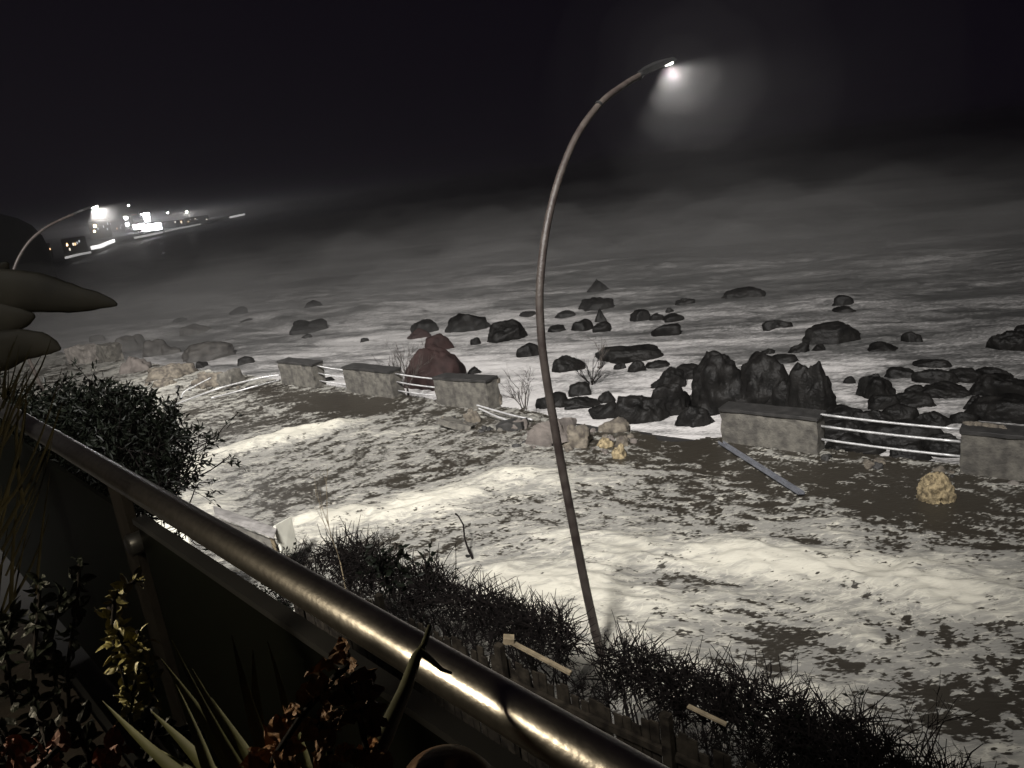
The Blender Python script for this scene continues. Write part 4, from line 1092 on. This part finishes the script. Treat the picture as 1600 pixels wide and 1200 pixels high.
house(308, 347, 36, 8, 'faint distant buildings right of the arched row')
# shore lamps
def shore_lamp(px, py, z, power, label, hpx=30):
    p = g(px, py, z); d = depth_of(p); b = Vector((p.x, p.y, 0.2))
    root = empty('shore_lamp', b); tag(root, label, 'street lamp', 'small lamps of the far shore')
    r = d / FPX * .55
    mb = MB(); mb.tube([(0, 0, 0), (0, 0, p.z - .2)], r * .3, 6); mb.build('pole', M_pole, root)
    mb = MB(); mb.box((0, 0, p.z - .2 + r * .8), (r * 3.2, r * 3.2, r * 1.6)); mb.build('lantern', M_far, root)
    if power:
        l = bpy.data.lights.new('shore_light', 'POINT'); l.energy = power; l.shadow_soft_size = .4; l.color = (1, .96, .92)
        o = bpy.data.objects.new('shore_light', l); col.objects.link(o); o.location = b + Vector((.5, -3.0, p.z - 1.2))
shore_lamp(110, 359.5, 10.5 , 9000, 'lone bright lamp on a pole left of the glare, far shore', 30)
shore_lamp(92, 383, 7.6, 3000, 'lowest small lamp beside the dark hill on the far shore', 30)
shore_lamp(292, 331, 11, 60000, 'small lamp right of the dazzling pavilion', 30)
shore_lamp(262, 333, 11, 0, 'faint lamp between the pavilion and the small right lamp', 30)
shore_lamp(201, 321.5, 14, 0, 'faint lamp high above the dazzling pavilion', 30)
shore_lamp(155, 368, 8, 30000, 'lamp over the bright strip of shore wall', 30)
# white shore walls; lamplight on them is put in as emission
def shore_wall(pts, h, label, m):
    P = [g(x, y, .2) for x, y in pts]; c = P[0].copy(); mb = MB()
    for i in range(len(P) - 1):
        a = P[i] - c; b = P[i + 1] - c; n_ = Vector((-(b - a).y, (b - a).x, 0)).normalized() * .6
        mb.add([a, b, b + n_, a + n_] + [v + Vector((0, 0, h)) for v in (a, b, b + n_, a + n_)], [(0, 1, 5, 4), (1, 2, 6, 5), (2, 3, 7, 6), (3, 0, 4, 7), (4, 5, 6, 7)])
    o = mb.build('shore_wall', m); o.location = c; tag(o, label, 'wall', 'low walls of the far shore')
M_wallglow = emit('wall_lamplight', (1, .98, .95), 2.5)
shore_wall([(106, 404), (125, 399), (143, 395.5)], .5, 'thin pale stretch of far shore wall nearest the dark hill', emit('glow_kerb', (1, .98, .95), .6))
shore_wall([(146, 390), (160, 387), (168, 383), (180, 378)], 1.1, 'self-glowing white stretch of far shore wall under the glare', M_wallglow)
shore_wall([(212, 373), (235, 368.5), (255, 364)], .8, 'pale stretch of shore wall below the dazzling pavilion', emit('glow_kerb2', (1, .98, .95), .5))
shore_wall([(258, 363), (275, 359), (300, 354), (314, 351)], .8, 'long faint stretch of shore wall right of the pavilion', emit('glow_kerb3', (1, .98, .95), .35))
shore_wall([(360, 341), (370, 339), (383, 336)], 1.6, 'tiny farthest self-glowing stretch of shore wall', emit('glow_kerb4', (1, .98, .95), .9))

# ------------------------------------------------------------------ haze and spray
def vol(name, verts_faces, dens, label=None, aniso=.2, color=(.93, .92, .92)):
    m = bpy.data.materials.new(name + '_air'); m.use_nodes = True; nt = m.node_tree; nt.nodes.clear()
    out = nt.nodes.new('ShaderNodeOutputMaterial'); m['x'] = 1; pv_ = nt.nodes.new('ShaderNodeVolumePrincipled')
    pv_.inputs['Density'].default_value = dens; pv_.inputs['Color'].default_value = (*color, 1); pv_.inputs['Anisotropy'].default_value = aniso
    nt.links.new(pv_.outputs[0], out.inputs['Volume'])
    o = mesh_obj(name, verts_faces[0], verts_faces[1], m); return o
mb = MB(); mb.box((0, 1493, 4.15), (5200, 3000, 14.3))
hz_ = vol('haze', (mb.v, mb.f), HAZE, aniso=.72); tag(hz_, 'thin night haze over the sea and promenade', 'haze', kind='stuff')
# rolling banks of spray over the surf: closed lumpy bodies
def bank(ang0, ang1, r0, r1, h0, seed, dens, label):
    na, nr = 150, 60
    A = np.radians(np.linspace(ang0, ang1, na)); Rr = np.linspace(r0, r1, nr)
    RR, AA = np.meshgrid(Rr, A, indexing='ij'); X = RR * np.sin(AA); Y = RR * np.cos(AA)
    e = np.minimum(np.minimum(sstep(0, .3, (RR - r0) / (r1 - r0)), sstep(1, .75, (RR - r0) / (r1 - r0))), np.minimum(sstep(0, .12, (AA - A[0]) / (A[-1] - A[0])), sstep(1, .88, (AA - A[0]) / (A[-1] - A[0]))))
    top = SEA_Z + .45 + e * h0 * np.clip(.62 + 1.2 * fbm(X * .15, Y * .09, seed, 4, .5), 0.05, 1.25)
    bot = top * 0 + SEA_Z - .8
    vs = np.concatenate([np.stack([X, Y, top], -1).reshape(-1, 3), np.stack([X, Y, bot], -1).reshape(-1, 3)])
    idx = np.arange(na * nr).reshape(nr, na); off = na * nr; F = []
    a = idx[:-1, :-1].ravel(); b = idx[:-1, 1:].ravel(); c = idx[1:, 1:].ravel(); d = idx[1:, :-1].ravel()
    F += list(zip(a, d, c, b)); F += list(zip(a + off, b + off, c + off, d + off))
    ring = list(idx[0, :]) + list(idx[1:, -1]) + list(idx[-1, ::-1][1:]) + list(idx[::-1, 0][1:-1])
    for i in range(len(ring)):
        p, q2 = ring[i], ring[(i + 1) % len(ring)]; F.append((p, q2, q2 + off, p + off))
    F = [tuple(int(k) for k in f) for f in F]
    o = vol('sea_spray', (vs.tolist(), F), dens, aniso=.1, color=(.90, .89, .875))
    bm = bmesh.new(); bm.from_mesh(o.data); bmesh.ops.recalc_face_normals(bm, faces=bm.faces[:]); bm.to_mesh(o.data); bm.free(); tag(o, label, 'spray', kind='stuff'); return o
bank(-44, 44, 36, 100, 2.0, 91, BANK * .40, 'bank of wind blown spray low over the surf')
bank(-44, 44, 42, 115, 2.9, 97, BANK * .30, 'second ragged bank of spray over the surf')
bank(-44, 44, 50, 135, 3.9, 103, BANK * .22, 'highest thin bank of spray behind the far rocks')
bank(-44, 44, 95, 330, 3.4, 95, .010, 'thin far spray over the open sea')
def puff(c, size, seed, dens, label):  # mist balls added round a lantern to make its glow
    bm = bmesh.new(); bmesh.ops.create_icosphere(bm, subdivisions=4, radius=1.0)
    for v in bm.verts:
        n_ = 1 + .16 * mnoise.noise(v.co * 2.3 + Vector((seed, 0, 0))); v.co = Vector((v.co.x * size[0], v.co.y * size[1], v.co.z * size[2])) * n_
        pass
    o = vol('glow_mist', ([tuple(v.co) for v in bm.verts], [tuple(v.index for v in f.verts) for f in bm.faces]), dens, aniso=.1); bm.free()
    o.location = c; tag(o, label, 'mist', kind='stuff')
for L_, sc_, dn in ((L1, 1.0, 1.0), (L2, .8, 3.0)):
    hp = Vector(L_.location) + Vector((WP[0] * 2.9, WP[1] * 2.9, 7.62)); nm = 'tall' if L_ is L1 else 'distant'
    for k_, (rr_, dd_, tx) in enumerate(((.28, .009, 'dense added glow mist right at'), (.55, .008, 'fine added glow mist just below'), (1.0, .0036, 'added glow mist close around'), (1.7, .0018, 'thin added glow mist hanging under'), (2.8, .0008, 'faint wide added glow mist round'))):
        puff(hp + Vector((.38, .1, -.18)) * rr_, (rr_ * sc_, rr_ * sc_, rr_ * sc_), 3 + k_, dd_ * (dn if k_ < 2 else 1 + dn * .06) * (1 if k_ == 0 or dn < 2 else .45), tx + ' the lantern of the %s lamp' % nm)
